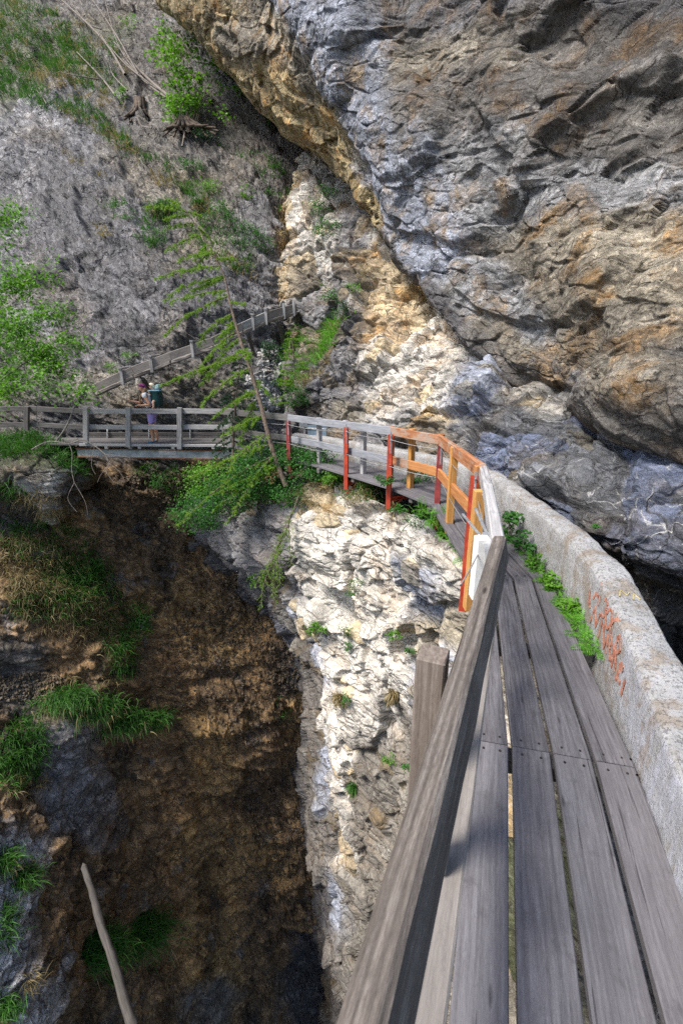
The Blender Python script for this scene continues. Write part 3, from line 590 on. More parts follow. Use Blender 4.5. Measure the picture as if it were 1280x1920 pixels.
# five boards a section; the near ones taper where the section narrows (last one is only a sliver by the wall)
fr_start=[[-1,0]]*0
GAPX={1:[.965,1.18,1.39,1.595],2:[1.56,1.765,1.96,2.15]}
def edge_pts(k,n):
    a,b=DO[k],DI[k]
    if k in GAPX:
        L=b-a; out=[a]
        for gx in GAPX[k]: out.append(a+L*((gx-a.x)/L.x))
        out.append(a+L*.962)
        return out
    if k==0: # behind the camera: keep the same boards, running straight
        d=Vector((.40,1.12)).normalized(); e1=edge_pts(1,n); L=3.4
        return [p-d*L*1.0 +(Vector((.04,-.01))*i) for i,p in enumerate(e1)]
    return [a.lerp(b,i/n) for i in range(n+1)]
M['nail']=plain('dark_nail_heads',(.03,.027,.025),.6,.3)
for k in range(len(DO)-1):
    n=5; A=edge_pts(k,n); B=edge_pts(k+1,n); zo=0.0 if k%2==0 else -.003
    for i in range(n):
        la=(A[i+1]-A[i]).normalized()*gap/2*(1.4 if k==0 else 1); lb=(B[i+1]-B[i]).normalized()*gap/2
        along=(B[i]-A[i]).normalized()*.0025
        q=[A[i]+la+along,A[i+1]-la+along,B[i+1]-lb-along,B[i]+lb-along]
        # in the near section the sliver by the wall is narrower than the others
        pk=prism('plank',[tuple(p) for p in q],-T,random.uniform(-.003,.002),M['planks'],walk)
        for (c0,c1,s) in ((q[0],q[1],1),(q[3],q[2],-1)):
            dirn=(q[3]-q[0]).normalized()*s
            for f in (.25,.75):
                c=c0.lerp(c1,f)+dirn*.05
                if (c-Vector((0,0))).length<9:
                    V,F=tube_arrays([(c.x,c.y,-.002),(c.x,c.y,.0042)],[.0065,.0065],8)
                    nb_=MB(); nb_.add(V,F); nb_.add(V[-8:],np.array([[0,1,2,3],[0,3,4,7],[4,5,6,7]])); nb_.build('nail_head',M['nail'],pk,False)
for k in range(1,len(DO)):   # cross bearers under the joints
    a,b=DO[k],DI[k]; d=(b-a).normalized()
    beam('cross_bearer',V3(a-d*.03,-.105),V3(b+d*.12,-.105),.10,.10,M['darkwood'],walk)
for k in range(len(DO)-1):   # edge beam and intermediate bearers
    a,b=DO[k].lerp(DO[k+1],.5),DI[k].lerp(DI[k+1],.5); d=(b-a).normalized()
    beam('cross_bearer',V3(a+d*.05,-.10),V3(b+d*.1,-.10),.09,.09,M['darkwood'],walk)
# ---- railing
rail=empty('wooden_railing',(.95,2.57,0),'long wooden railing of the boardwalk, dark brown near, orange at the bend, silver grey beyond','railing')
RA=[(-.675,-1.25),(.047,.44),(.95,2.57),(1.50,4.75),(1.53,7.08)]
RZ=[1.10,1.10,1.10,1.09,1.07]
def rp(a,z): return Vector((a[0],a[1],z))
tr=lambda a,z,h=.14: rp(a,z-h/2)
# near top rail: one heavy bar, slightly twisted at the bend
beam('top_rail',tr(RA[0],1.09),tr((.966,2.57),1.09),.076,.165,M['rail'],rail,up=(-.20,.08,1),bev=.012,wob=.0025)
beam('top_rail',tr((.945,2.575),1.099),tr((1.30,3.92),1.097),.078,.13,M['greywood'],rail,bev=.01)
beam('top_rail',tr((1.298,3.925),1.095),tr((1.50,4.75),1.09),.078,.13,M['greywood'],rail,bev=.01)
beam('top_rail',tr((1.50,4.75),1.088),tr((1.53,7.08),1.07),.07,.15,M['rustwood'],rail)
beam('lower_rail',tr((-.565,-1.28),.57),tr((.885,2.45),.57),.105,.12,M['midwood'],rail,bev=.008)
beam('lower_rail',tr((.905,2.465),.57),tr((1.50,4.75),.57),.045,.12,M['greywood'],rail)
beam('lower_rail',tr((1.50,4.78),.575),tr((1.53,7.08),.56),.05,.15,M['orange'],rail)
RB=[(1.53,7.08),(.90,8.22),(-.48,10.07),(-1.25,10.95),(-2.15,11.72),(-3.25,12.55)]
ZB=[1.07,1.06,1.02,1.02,1.02,1.02]
mt=['rustwood','bluewood','bluewood','darkwood','darkwood']
for i in range(5):
    a,b=RB[i],RB[i+1]
    if i==0:
        mid=(a[0]*.42+b[0]*.58,a[1]*.42+b[1]*.58)
        beam('top_rail',tr(a,ZB[0]),tr(b,ZB[1]),.06,.15,M['rustwood'],rail)
        beam('lower_rail',tr(a,.56),tr(mid,.55),.05,.15,M['orange'],rail); beam('lower_rail',tr(mid,.549),tr(b,.54),.05,.145,M['rustwood'],rail)
    else:
        beam('top_rail',tr(a,ZB[i]),tr(b,ZB[i+1]),.06,.15,M[mt[i]],rail)
        beam('lower_rail',tr(a,.53),tr(b,.52),.05,.14,M[mt[i]],rail)
def post(x,y,z0,z1,mat,w=.11,name='post',parent=rail,lean=(0,0),up=(1,0,0)):
    return beam(name,(x-lean[0],y-lean[1],z0),(x,y,z1),w,w,mat,parent,up=up,bev=.006)
nd=Vector((.39,.92)).normalized(); nl=Vector((-nd.y,nd.x))   # left of travel
def off(p,s,l): return (p[0]+nd.x*s+nl.x*l,p[1]+nd.y*s+nl.y*l)
p=(PZ(812,1222,1.08)); 
post(p[0],p[1],-.35,1.075,M['postwood'],.105,up=(nd.x,nd.y,0))
for (X,Y) in ((.305,1.04),(.875,2.36)):
    # blocks between the two near rails
    beam('spacer_block',(X,Y,.572),(X,Y,.94),.055,.08,M['rail'],rail,up=(nd.x,nd.y,0))
def post_px(x,yt,zt,z0,mat,w=.10,name='post',parent=rail,up=(.2,1,0),dY=0):
    q=PZ(x,yt,zt); q=q*(1); 
    return beam(name,(q[0],q[1]+dY,z0),(q[0],q[1]+dY,zt),w,w,mat,parent,up=up,bev=.006),q
# wooden posts, outside the rails
o,qa=post_px(899,919,1.00,-.22,M['yellowwood'],.10,up=(0,1,0))
post_px(898,873,1.085,-.2,M['orange'],.085,up=(0,1,0))
for x,yt,zt,z0,mt_,u in ((852,838,1.06,-.16,'yellowwood',(0,1,0)),(773,804,1.06,-.14,'yellowwood',(-.5,.8,0)),(826,814,1.07,.95,'orange',(-.4,.9,0)),(734,799,1.05,-.14,'rustwood',(-.5,.8,0)),
    (682,793,1.03,-.14,'greywood',(-.6,.8,0)),(648,788,1.025,.3,'greywood',(-.6,.8,0)),(598,783,1.02,-.12,'greywood',(-.6,.8,0)),(540,777,1.02,.3,'greywood',(-.7,.7,0))):
    post_px(x,yt,zt,z0,M[mt_],.095,up=u)
# ---- red steel posts that carry the safety cables
SP=[]
def hbeam(name,base,top,w,mat,parent,up):
    Mx,L=frame(base,top,up); t=.012; mb=MB()
    V,F=box_vf((0,-w/2,-w/2),(L,w/2,-w/2+t)); mb.add(V,F)
    V,F=box_vf((0,-w/2,w/2-t),(L,w/2,w/2)); mb.add(V,F)
    V,F=box_vf((0,-t/2,-w/2+t),(L,t/2,w/2-t)); mb.add(V,F)
    o=mb.build(name,mat,None,False); o.matrix_basis=Mx
    return o
labels=['dark red steel post nearest the camera, outside the inner bend of the railing','maroon steel post at the corner where the orange railing turns left',
 'bright red steel post beside the end of the rust-brown rail','bright red steel post in front of the grey railing above a leafy tuft','short red-brown steel post farthest along the railing by the larch']
for i,(x,yt,yb,z1,out,mt_) in enumerate(((889,893,1100,1.0,.0,'redsteel'),(826,832,990,.95,.12,'maroon'),(732,815,955,.97,.1,'redsteel'),(649,801,917,.95,.1,'redsteel'),(540,789,838,.93,.1,'maroon'))):
    q=PZ(x,yt,z1); v0=(960-yb)/FPX
    # bottom: same plan spot, where the ray of the foot passes
    r=FW+((960-yb)/FPX)*UP; zb=CAM[2]+r[2]/r[1]*q[1]
    if i==0: zb=-.55
    base=(q[0],q[1],min(zb,-.25)); top=(q[0],q[1],z1)
    e=empty('steel_post',base,labels[i],'post','red steel posts outside the railing')
    o=hbeam('upright',base,top,.085,M[mt_],None,(.3,1,0)); o.parent=e; o.matrix_parent_inverse=world_loc(e).inverted()
    inw=Vector((.75,.45,0)) if i<4 else Vector((.7,.7,0)); inw.normalize()
    b=Vector((q[0],q[1],-.19)); o=hbeam('bracket',b,b+inw*.55,.07,M[mt_],None,(0,0,1)); o.parent=e; o.matrix_parent_inverse=world_loc(e).inverted()
    o=beam('brace',Vector((q[0],q[1],-.42)),b+inw*.35,.03,.03,M[mt_],e) 
    for zz in (z1-.02,z1-.1,.45): s=MB(); s.tube([(q[0],q[1]-.046,zz),(q[0],q[1]-.062,zz)],[.012,.010],8); s.build('bolt',M['galv'],e,True)
    s=MB(); V,F=box_vf((q[0]-.012,q[1]-.050,z1-.32),(q[0]+.012,q[1]-.0445,z1+.06)); s.add(V,F)
    s.build('clamp_strap',M['galv'],e,False)
    SP.append((q[0],q[1]-.05,z1))
# cables
def cable(pts,label,r=.0045):
    mb=MB(); full=[]
    for a,b in zip(pts[:-1],pts[1:]):
        a=np.array(a);b=np.array(b)
        for t in np.linspace(0,1,7)[:-1]:
            q=a*(1-t)+b*t; q[2]-=.05*4*t*(1-t)*min(1,np.linalg.norm(b-a)/2.5); full.append(q)
    full.append(np.array(pts[-1])); mb.tube(full,[r]*len(full),6)
    tag(mb.build('safety_cable',M['wire'],None),label,'cable','steel safety cables')
up_=[(x,y,z-.08) for x,y,z in SP]; lo_=[(x,y,.42) for x,y,z in SP]
cable([(.62,2.15,.98),(1.02,3.0,.95)]+up_+[(-2.4,11.7,.84)],'upper steel safety cable sagging between the red posts')
cable([(.60,2.1,.42),(1.0,3.0,.42)]+lo_+[(-2.4,11.7,.42)],'lower steel safety cable, at knee height between the red posts')
# bright steel cleat where the cables end
ct=empty('steel_cleat',(.93,2.72,.9),'white galvanised cleat bolted under the rail at its near bend','bracket')
q=PZ(912,1012,1.02)
M['whitesteel']=plain('white_weathered_plate',(.72,.72,.70),.6,.1,.4,.1,10,.1)
beam('plate',(q[0]-.035,q[1]-.02,.62),(q[0]-.035,q[1]-.02,1.045),.085,.09,M['whitesteel'],ct,up=(0,1,0))
beam('plate',(q[0]-.05,q[1]-.28,1.0),(q[0]+.035,q[1]+.10,1.03),.075,.012,M['galv'],ct)
beam('plate',(q[0]-.045,q[1]-.25,.96),(q[0]+.04,q[1]+.1,.98),.012,.09,M['galv'],ct)
beam('arm',(q[0]+.03,q[1]+.08,1.02),(q[0]+.10,q[1]+.62,1.04),.02,.015,M['galv'],ct)
beam('arm',(q[0]-.02,q[1]+.08,1.02),(q[0]+.00,q[1]+.60,1.0),.02,.015,M['galv'],ct)
# ------------------------------------------------------------------ concrete wall
t=NT('rough_concrete'); co=t.coord(); sp=t.n('ShaderNodeSeparateXYZ'); t.l(co,sp.inputs[0])
a=t.noise(co,2.2,6,.65); b=t.noise(co,14,6,.75); c=t.noise(co,60,4,.8); pz=t.rng(t.vor(co,38,'F1'),.05,.35)
col=t.ramp(a,[(.3,(.23,.225,.215)),(.5,(.31,.308,.302)),(.7,(.40,.40,.40))])
col=t.mix(t.rng(b,.4,.65,0,.6),col,(.42,.42,.44))
near=t.rng(sp.outputs[1],1.9,3.4,1,0)
geo=t.n('ShaderNodeNewGeometry'); nz=t.n('ShaderNodeSeparateXYZ'); t.l(geo.outputs['True Normal'],nz.inputs[0])
face=t.math('MULTIPLY',t.rng(nz.outputs[2],.6,.3),near,cl=True)
face_noise=t.noise(t.map(co,scale=(2.2,2.2,.5)),4,5,.7)
col=t.mix(t.math('MULTIPLY',face,t.rng(face_noise,.35,.6),cl=True),col,(.43,.44,.50))       # bluish-white on the steep near face
col=t.mix(t.math('MULTIPLY',t.rng(t.noise(t.map(co,scale=(1,1,.6),loc=(3,3,3)),5,5,.7),.52,.6),.55,cl=True),col,(.23,.17,.11))
spk=t.rng(t.noise(co,46,3,.8),.56,.62)
col=t.mix(t.math('MULTIPLY',spk,t.math('MULTIPLY',t.rng(nz.outputs[2],.3,.7,.3,.9),.6),cl=True),col,(.09,.09,.095))   # dark lichen specks on top
nb=t.bump(t.math('ADD',b,t.math('MULTIPLY',a,.6)),.5,.03); nb=t.bump(t.math('SUBTRACT',c,t.math('MULTIPLY',spk,.5)),.8,.012,nb)
M['concrete']=t.fin(col,.92,nb,.2)
WI=[(.33,-1.4),(.93,.10),(1.46,1.51),(1.67,2.08),(1.87,2.64),(2.07,3.48),(2.19,4.3),(2.26,5.2),(2.29,6.2),(2.27,7.2),(1.72,8.5),(1.02,9.45),(.25,10.45),(-.55,11.4),(-1.3,12.1)]
WH=[.34,.34,.35,.37,.385,.50,.50,.47,.46,.46,.45,.44,.43,.42,.4]
WI=np.array(WI); WH=np.array(WH)
Wm=crw(len(WI),560); c=Wm@WI; hh=np.interp(np.linspace(0,len(WI)-1,560),range(len(WI)),WH)
# visible step in the top where two pours meet
tt=np.gradient(c,axis=0); tt/=np.linalg.norm(tt,axis=1)[:,None]; rr=np.stack([tt[:,1],-tt[:,0]],1)
sec=[(0,-.6),(0,-.3),(0,-.1),(0,.02),(.0,.3),(.0,.6),(.004,.86),(.012,.94),(.035,1.0),(.12,1.03),(.2,1.02),(.25,.99),(.272,.93),(.28,.8),(.28,.3),(.28,0),(.28,-.4)]
ss=[];
fine=[]
for (a0,b0),(a1,b1) in zip(sec[:-1],sec[1:]):
    for tq in np.linspace(0,1,7)[:-1]: fine.append((a0+(a1-a0)*tq,b0+(b1-b0)*tq))
fine.append(sec[-1]); fine=np.array(fine); fine[:,0]*=1.0
WV=np.zeros((560,len(fine),3))
for j,(s_,h_) in enumerate(fine):
    WV[:,j,0]=c[:,0]+rr[:,0]*s_; WV[:,j,1]=c[:,1]+rr[:,1]*s_; WV[:,j,2]=hh*h_
p=WV.reshape(-1,3); 
dn=.020*fbm(p*2.0,3,61)+.006*fbm(p*14,3,62)
j=np.tile(np.arange(len(fine)),560); ux=np.where(fine[j,0]<.03,-1,np.where(fine[j,0]>.25,1,0)); uz=np.where((fine[j,1]>.9),1,0)
R2=np.repeat(rr,len(fine),0)
p[:,0]+=R2[:,0]*ux*dn; p[:,1]+=R2[:,1]*ux*dn; p[:,2]+=uz*dn*1.2
idx=np.arange(len(p)).reshape(560,-1); F=np.stack([idx[:-1,:-1],idx[:-1,1:],idx[1:,1:],idx[1:,:-1]],-1).reshape(-1,4)
wall=tag(mesh_np('concrete_wall',p,F,M['concrete']),'low rough concrete kerb wall with faded red graffiti, along the rock side of the boardwalk','wall')
# graffiti: scribbled strokes on the wall face (u along the wall in m of path, h = height)
def wall_pt(Y,h,out=.006):
    k=int(np.argmin(np.abs(c[:,1]-Y)+ (np.arange(560)>330)*9)); 
    x,y=c[k]; 
    jj=np.argmin(np.abs(fine[:60,1]-h/hh[k])); q=p[k*len(fine)+jj]
    return np.array([q[0]-rr[k,0]*out,q[1]-rr[k,1]*out,h])
M['graffiti']=plain('faded_red_spray_paint',(.44,.13,.075),.8,0,.2,.4,40,.2,(.50,.27,.20))
def stroke(mb,pts,w=.024):
    P0=[wall_pt(Y,h) for Y,h in pts]; 
    # resample
    Q=[]
    for a,b in zip(P0[:-1],P0[1:]):
        for t_ in np.linspace(0,1,6)[:-1]: Q.append(a*(1-t_)+b*t_)
    Q.append(P0[-1]); Q=np.array(Q); V=[];n=len(Q)
    for i in range(n):
        d_=Q[min(i+1,n-1)]-Q[max(i-1,0)]; d_/=np.linalg.norm(d_)+1e-9; nn=np.array([-.95,.3,0]); s_=np.cross(d_,nn); s_/=np.linalg.norm(s_)+1e-9
        k=w/2*(1+.3*math.sin(i*1.7)); V+= [Q[i]+s_*k,Q[i]-s_*k,Q[i]-s_*k-nn*.004,Q[i]+s_*k-nn*.004]
    F=[]
    for i in range(n-1):
        for a_,b_ in ((0,1),(1,2),(2,3),(3,0)): F.append((i*4+a_,i*4+b_,i*4+4+b_,i*4+4+a_))
    mb.add(np.array(V),np.array(F))
def circ(Y,h,ry,rh,a0=0,a1=360): return [(Y+ry*math.cos(math.radians(a)),h+rh*math.sin(math.radians(a))) for a in np.linspace(a0,a1,13)]
gm=MB()
top_=.40
for S in ([(3.28,.30),(3.22,.45),(3.16,.30)],[(3.25,.36),(3.18,.36)],circ(3.05,.34,.05,.07,60,300),circ(2.93,.32,.05,.07),[(2.84,.22),(2.84,.40)],circ(2.79,.31,.06,.085,-90,90),
          circ(2.68,.27,.045,.06),[(3.24,.10),(3.20,.26),(3.13,.12),(3.10,.26)],[(3.04,.08),(3.02,.24)],[(2.98,.24),(2.93,.08),(2.88,.22),(2.86,.08)],circ(2.78,.15,.04,.06),[(2.72,.06),(2.70,.22),(2.64,.08)],
          [(2.60,.05),(2.58,.20),(2.52,.20)],circ(2.54,.13,.04,.05,-120,120),[(2.46,.04),(2.44,.17)],[(3.35,.2),(3.36,.32)],[(3.34,.26),(3.30,.2)]):
    stroke(gm,S)
g=gm.build('graffiti',M['graffiti'],wall,False)
# faint yellow scribble on the wall top
M['yellowpaint']=plain('faded_yellow_paint',(.40,.34,.17),.85,0,.2,.3,30,.2)
ym=MB()
def top_pt(Y,s): 
    k=int(np.argmin(np.abs(c[:,1]-Y)+(np.arange(560)>330)*9)); jj=60+int(np.argmin(np.abs(fine[48:72,0]-s)))-12; q=p[k*len(fine)+jj]; return q+np.array([0,0,.004])
for S in ([(3.02,.08),(3.12,.10),(3.05,.13),(3.1,.16)],[(3.0,.16),(3.1,.19),(3.02,.22)]):
    Q=[top_pt(*s_) for s_ in S]; ym.tube(Q,[.006]*len(Q),5)
ym.build('yellow_marks',M['yellowpaint'],wall,True)
# ------------------------------------------------------------------ far bridge
YB=12.75
br=empty('footbridge',(-6,YB,0),'grey timber footbridge on a pale steel beam crossing the gorge, hiker standing on it','bridge')
def bp(x,y,Y=None):
    q=PY(x,y,Y or YB+ (440-x)*.0006); return Vector(q)
for k in range(6):
    beam('deck_plank',bp(-60,832)+Vector((0,.1+k*.21,-.02)),bp(447,834)+Vector((0,.1+k*.21,-.02)),.195,.045,M['darkwood'],br)
beam('edge_board',bp(150,834),bp(447,836),.05,.07,M['greywood'],br)
# steel I beams
for dy,mt_ in ((.12,'ibeam'),(1.1,'ibeam')):
    a=bp(140,842)+Vector((0,dy,0)); b=bp(452,847)+Vector((0,dy,0)); 
    for nm_,w_,h_,dz_ in (('steel_flange',.14,.018,0),('steel_web',.014,.22,-.12),('steel_flange',.15,.02,-.24)):
        beam(nm_,a+Vector((0,0,dz_)),b+Vector((0,0,dz_)),w_,h_,M[mt_ if nm_=='steel_web' else 'rust'],br,bev=.002,wob=0)
for x in (200,245,262,325,338,400):
    beam('bearer_end',bp(x,839)+Vector((0,-.02,0)),bp(x,839)+Vector((0,1.25,0)),.09,.085,M['greywood'],br)
beam('splice_plate',bp(296,848.5)+Vector((0,.105,0)),bp(328,849)+Vector((0,.105,0)),.012,.17,M['galv'],br)
for x0,x1,m_ in ((-80,52,'darkwood'),(52,163,'darkwood'),(163,242,'greywood'),(242,338,'greywood'),(338,450,'greywood')):
    y0=761 if x0<100 else 766; y1=762 if x1<100 else 767
    a=bp(x0,y0+5);b=bp(x1,y1+5); e=.03
    beam('top_rail',a+Vector((.003,.05,0)),b+Vector((-.003,.05,0)),.06,.135,M[m_],br)
    a=bp(x0,y0+35);b=bp(x1,y1+35)
    beam('lower_rail',a+Vector((.003,.05,0)),b+Vector((-.003,.05,0)),.05,.13,M[m_],br)
for x,y0,y1 in ((52,762,806),(163,763,831),(242,764,838),(338,764,842),(432,766,842)):
    beam('post',bp(x,y1)+Vector((0,-.03,0)),bp(x,y0)+Vector((0,-.03,0)),.13,.09,M['greywood'] if x>100 else M['darkwood'],br,up=(0,1,0))
# kick board and pale stakes at the far side
ks=MB()
for k in range(3):
    beam('kick_board',bp(165,829-k*7.5,YB+1.35),bp(440,829-k*7.5,YB+1.35),.035,.105,M['darkwood'],br)
for x in (202,280,357): beam('stake',bp(x,832,YB+1.3),bp(x,806,YB+1.3),.035,.04,M['galv'],br,up=(0,1,0))
# ------------------------------------------------------------------ wooden water channel climbing the cliff
tro=empty('water_channel',tuple(PY(180,725,14.4)),'old wooden water channel slanting up across the cliff above the bridge','water channel')
def tp(t,dy=0,dz=0):
    pts=[((178,728),14.55),((250,695),14.75),((320,668),14.95),((400,640),15.3),((455,612),15.8),((500,592),16.3),((556,576),17.0)]
    s=t*(len(pts)-1); i=min(int(s),len(pts)-2); f=s-i
    a=np.array([*pts[i][0],pts[i][1]]);b=np.array([*pts[i+1][0],pts[i+1][1]]); q=a*(1-f)+b*f
    return Vector(PY(q[0],q[1],q[2]))+Vector((0,dy,dz))
W_=.55
for i in range(6):
    a,b=i/6,(i+1)/6-.0015; mt_=M['trough'] if i%2 else M['greywood'] if i==4 else M['trough']
    beam('side_board',tp(a),tp(b),.05,.24,mt_,tro,bev=.01)
    beam('side_board',tp(a,W_,.05),tp(b,W_,.05),.05,.24,M['trough'],tro,bev=.01)
    beam('floor_board',tp(a,W_/2,-.13),tp(b,W_/2,-.13),W_-.06,.04,M['darkwood'],tro)
    beam('base_log',tp(a,.02,-.18),tp(b,.02,-.18),.13,.12,M['trough'],tro,bev=.03,wob=.012)
for t_ in (.12,.25,.42,.58,.74,.83,.93,.985):
    o1=beam('bracket',tp(t_,-.045,-.27),tp(t_,-.045,.22),.09,.05,M['greywood'],tro,up=(0,1,0))
    if t_ in (.12,.25,.42,.74,.83): beam('cross_bar',tp(t_,-.1,.21),tp(t_,W_+.15,.25),.10,.06,M['greywood'],tro)
for t_ in (.2,.45,.7,.9): beam('support',tp(t_,.05,-.32),tp(t_,.9,-.9),.10,.10,M['darkwood'],tro)
# ------------------------------------------------------------------ sign board and blue sheet behind the railing
sg=empty('signboard',tuple(PY(568,830,12.3)),'small pale blank board on a grey post behind the railing','sign')
beam('board',Vector(PY(561,795,12.2)),Vector(PY(576,795,12.2)),.03,.16,M['galv'],sg,bev=.003)
beam('post',Vector(PY(571,835,12.24)),Vector(PY(571,792,12.24)),.06,.05,M['greywood'],sg,up=(0,1,0))
bs=empty('metal_panel',tuple(PY(594,826,12.3)),'blue-grey sheet metal panel standing against the rock behind the railing','panel')
M['bluepanel']=plain('blue_grey_sheet',(.13,.18,.24),.5,.2,.4,.2,6,.1)
beam('sheet',Vector(PY(577,812,11.9)),Vector(PY(612,814,11.6)),.02,.42,M['bluepanel'],bs,bev=.003)
beam('frame',Vector(PY(576,803,11.88)),Vector(PY(613,805,11.58)),.035,.03,M['galv'],bs,bev=.003)
beam('frame',Vector(PY(577,822,11.88)),Vector(PY(612,824,11.58)),.035,.03,M['galv'],bs,bev=.003)
# ------------------------------------------------------------------ plants
def nrm(v): 
    v=np.asarray(v,float); return v/(np.linalg.norm(v,axis=-1,keepdims=True)+1e-9)
def blades(base,dirs,length,width,droop,seg=3):
    """tapered bent grass blades; base,dirs (n,3)"""
    n=len(base); length=np.broadcast_to(length,(n,)); side=nrm(np.cross(dirs,RNG.normal(size=(n,3))))
    V=[];p=base.copy(); d=dirs.copy(); sl=length/seg
    for i in range(seg+1):
        w=width*(1-i/seg)**.7*.5+ (0.0006)
        V.append(p-side*np.asarray(w)[...,None]); V.append(p+side*np.asarray(w)[...,None])
        d=nrm(d+np.array([0,0,-1.])*droop*(i+1)/seg); p=p+d*sl[:,None]
    V=np.stack(V,1); k=2*(seg+1); F=[]
    for i in range(seg): F.append([2*i,2*i+1,2*i+3,2*i+2])
    F=(np.arange(n)[:,None,None]*k+np.array(F)[None]).reshape(-1,4)
    return V.reshape(-1,3),F,k
def rcol(n,k,lo=0,hi=1):
    c=np.repeat(RNG.uniform(lo,hi,(n,1)),3,1); return np.repeat(c,k,0)
def grass_on(pts,nms,n,L,mat,name='grass',droop=.45,w=.016,upness=.8,clump=.12,lift=0):
    i=RNG.integers(0,len(pts),max(1,n//14)); cen=pts[i]; cn=nms[i]
    j=RNG.integers(0,len(cen),n); b=cen[j]+RNG.normal(size=(n,3))*clump*np.array([1,1,.5]); nn=cn[j]
    b=b-nn*.02+np.array([0,0,lift])
    d=nrm(nn*.7+np.array([0,0,upness])+RNG.normal(size=(n,3))*.55)
    V,F,k=blades(b,d,L*RNG.uniform(.3,1.2,n),w,droop)
    return V,F,rcol(n,k)
def leaves(cen,n,size,spread=None,flat=.5,seed=None,asp=.62):
    """n leaf quads (folded along the midrib) at points cen (n,3)"""
    a=nrm(RNG.normal(size=(n,3))*np.array([1,1,.6])+np.array([0,0,-.15])); up=nrm(RNG.normal(size=(n,3))*flat+np.array([0,-.25,1.]))
    s=nrm(np.cross(a,up)); u=np.cross(s,a); L=(size*RNG.uniform(.6,1.25,n))[:,None]
    V=np.stack([cen,cen+a*L*.5+s*L*asp*.5+u*L*.10,cen+a*L,cen+a*L*.5-s*L*asp*.5+u*L*.10],1).reshape(-1,3)
    # two triangles sharing the midrib
    k=np.arange(n)[:,None]*4; F=np.concatenate([k+np.array([[0,1,2]]),k+np.array([[0,2,3]])],0)
    return V,F,np.repeat(np.repeat(RNG.uniform(0,1,(n,1)),3,1),4,0)
def quad_to_tri(F): return np.concatenate([F[:,[0,1,2]],F[:,[0,2,3]]],0)
def bush(name,c,rad,n,size,mat,label,cat='bush',group=None,stems=7,base=None,droop=0,clumps=None,kind=None,asp=.62):
    c=np.array(c,float); rad=np.array(rad,float); base=np.array(base if base is not None else c-np.array([0,0,rad[2]]))
    e=empty(name,base,label,cat,group,kind)
    K=clumps or max(6,int(n/70)); u=nrm(RNG.normal(size=(K,3)))*RNG.uniform(.35,1,(K,1))**.6; cc=c+u*rad
    sm=MB()
    for i in range(min(K,stems*3)):
        q=cc[i]; m=(base*.5+q*.5)+RNG.normal(size=3)*rad*.15
        sm.tube([base,m,q],[.010,.006,.003],5)
    sm.build('stems',M['twig'],e)
    j=RNG.integers(0,K,n); r=rad.mean()*.33
    p=cc[j]+RNG.normal(size=(n,3))*r*np.array([1,1,.55]); p[:,2]-=droop*RNG.uniform(0,1,n)*r
    V,F,Cc=leaves(p,n,size,asp=asp); 
    sh=np.repeat(RNG.uniform(0,1,K)[j],4)[:,None]; Cc=Cc*.6+sh*.4
    mesh_np('foliage',V,F,M[mat],e,True,Cc)
    return e
ALLR=['cliff','rock_wall','cliff_ledge','rock_shoulder']
def at(x,y,names=None,**k):
    h=hit(x,y,names or ALLR,**k); return h[0],h[1],h[2]
# ---- grass growing in patches: nobody could count it
def patch(names,specs,mats,name,L,dens,w=.016,droop=.45,dmax=99,clump=.12,label=None):
    Vs=[];Fs=[];Cs=[];o=0;
    for (cx,cy,rx,ry,ang,k) in specs:
        pts,nms=region(names,cx,cy,rx,ry,ang,dmax)
        if len(pts)<3: continue
        n=int(dens*rx*ry/100*k); V,F,Cc=grass_on(pts,nms,max(n,20),L,None,droop=droop,w=w,clump=clump)
        Vs.append(V);Fs.append(F+o);Cs.append(Cc);o+=len(V)
    ob=mesh_np(name,np.concatenate(Vs),np.concatenate(Fs),M[mats],None,True,np.concatenate(Cs)); tag(ob,label,'grass',None,'stuff'); return ob
patch(['cliff'],[(50,70,130,60,15,1.6),(150,120,90,40,30,1.2),(60,175,90,22,20,1.2),(10,140,50,50,0,1.2),(190,235,80,20,32,1.0),(130,205,110,12,20,.8),(240,270,60,18,40,.7),(330,330,70,14,40,.5),(420,470,70,26,35,.9),(300,405,30,12,0,1.2),(290,440,28,30,0,.8),(220,395,26,14,0,.8),(380,370,50,20,35,.6),(470,310,70,25,20,.3),(520,350,40,50,0,.25),(400,40,40,30,0,.4)],
      'grass','grass',.42,34,.030,.5,label='mixed green grass along the ledges of the upper left cliff')
patch(['cliff'],[(90,90,160,70,20,.8),(150,170,100,18,20,.9),(190,245,90,18,32,1.0),(260,300,80,22,38,.8),(130,298,22,9,30,1.5),(195,436,12,12,0,2),(300,400,26,10,0,1.5),(440,500,60,14,35,.9),(335,350,90,20,40,.5),(525,460,16,70,10,.4),(187,330,8,8,0,1)],
      'drygrass','dry_grass',.36,26,.028,.6,label='dry straw coloured grass on the ledges of the upper left cliff')
patch(['cliff','rock_shoulder'],[(110,1030,100,50,20,1.1),(160,1110,60,60,0,1.0),(90,1120,70,50,0,.8),(255,1165,26,36,0,1.3),(232,1225,20,50,0,1.4),(210,1190,24,40,0,1.0),(20,1010,50,40,0,.8),(45,1390,46,46,0,1.4),(30,1440,40,40,0,1.1),(320,1330,20,20,0,.0),(345,905,45,28,0,.9),(300,880,40,15,0,.6),(140,1060,40,30,0,.8),(10,1740,16,40,0,1.2),(530,1310,14,50,0,.25),(10,930,30,30,0,.8)],
      'grass','grass',.38,50,.020,.7,label='green grass hanging on the shaded wall below the far bridge')
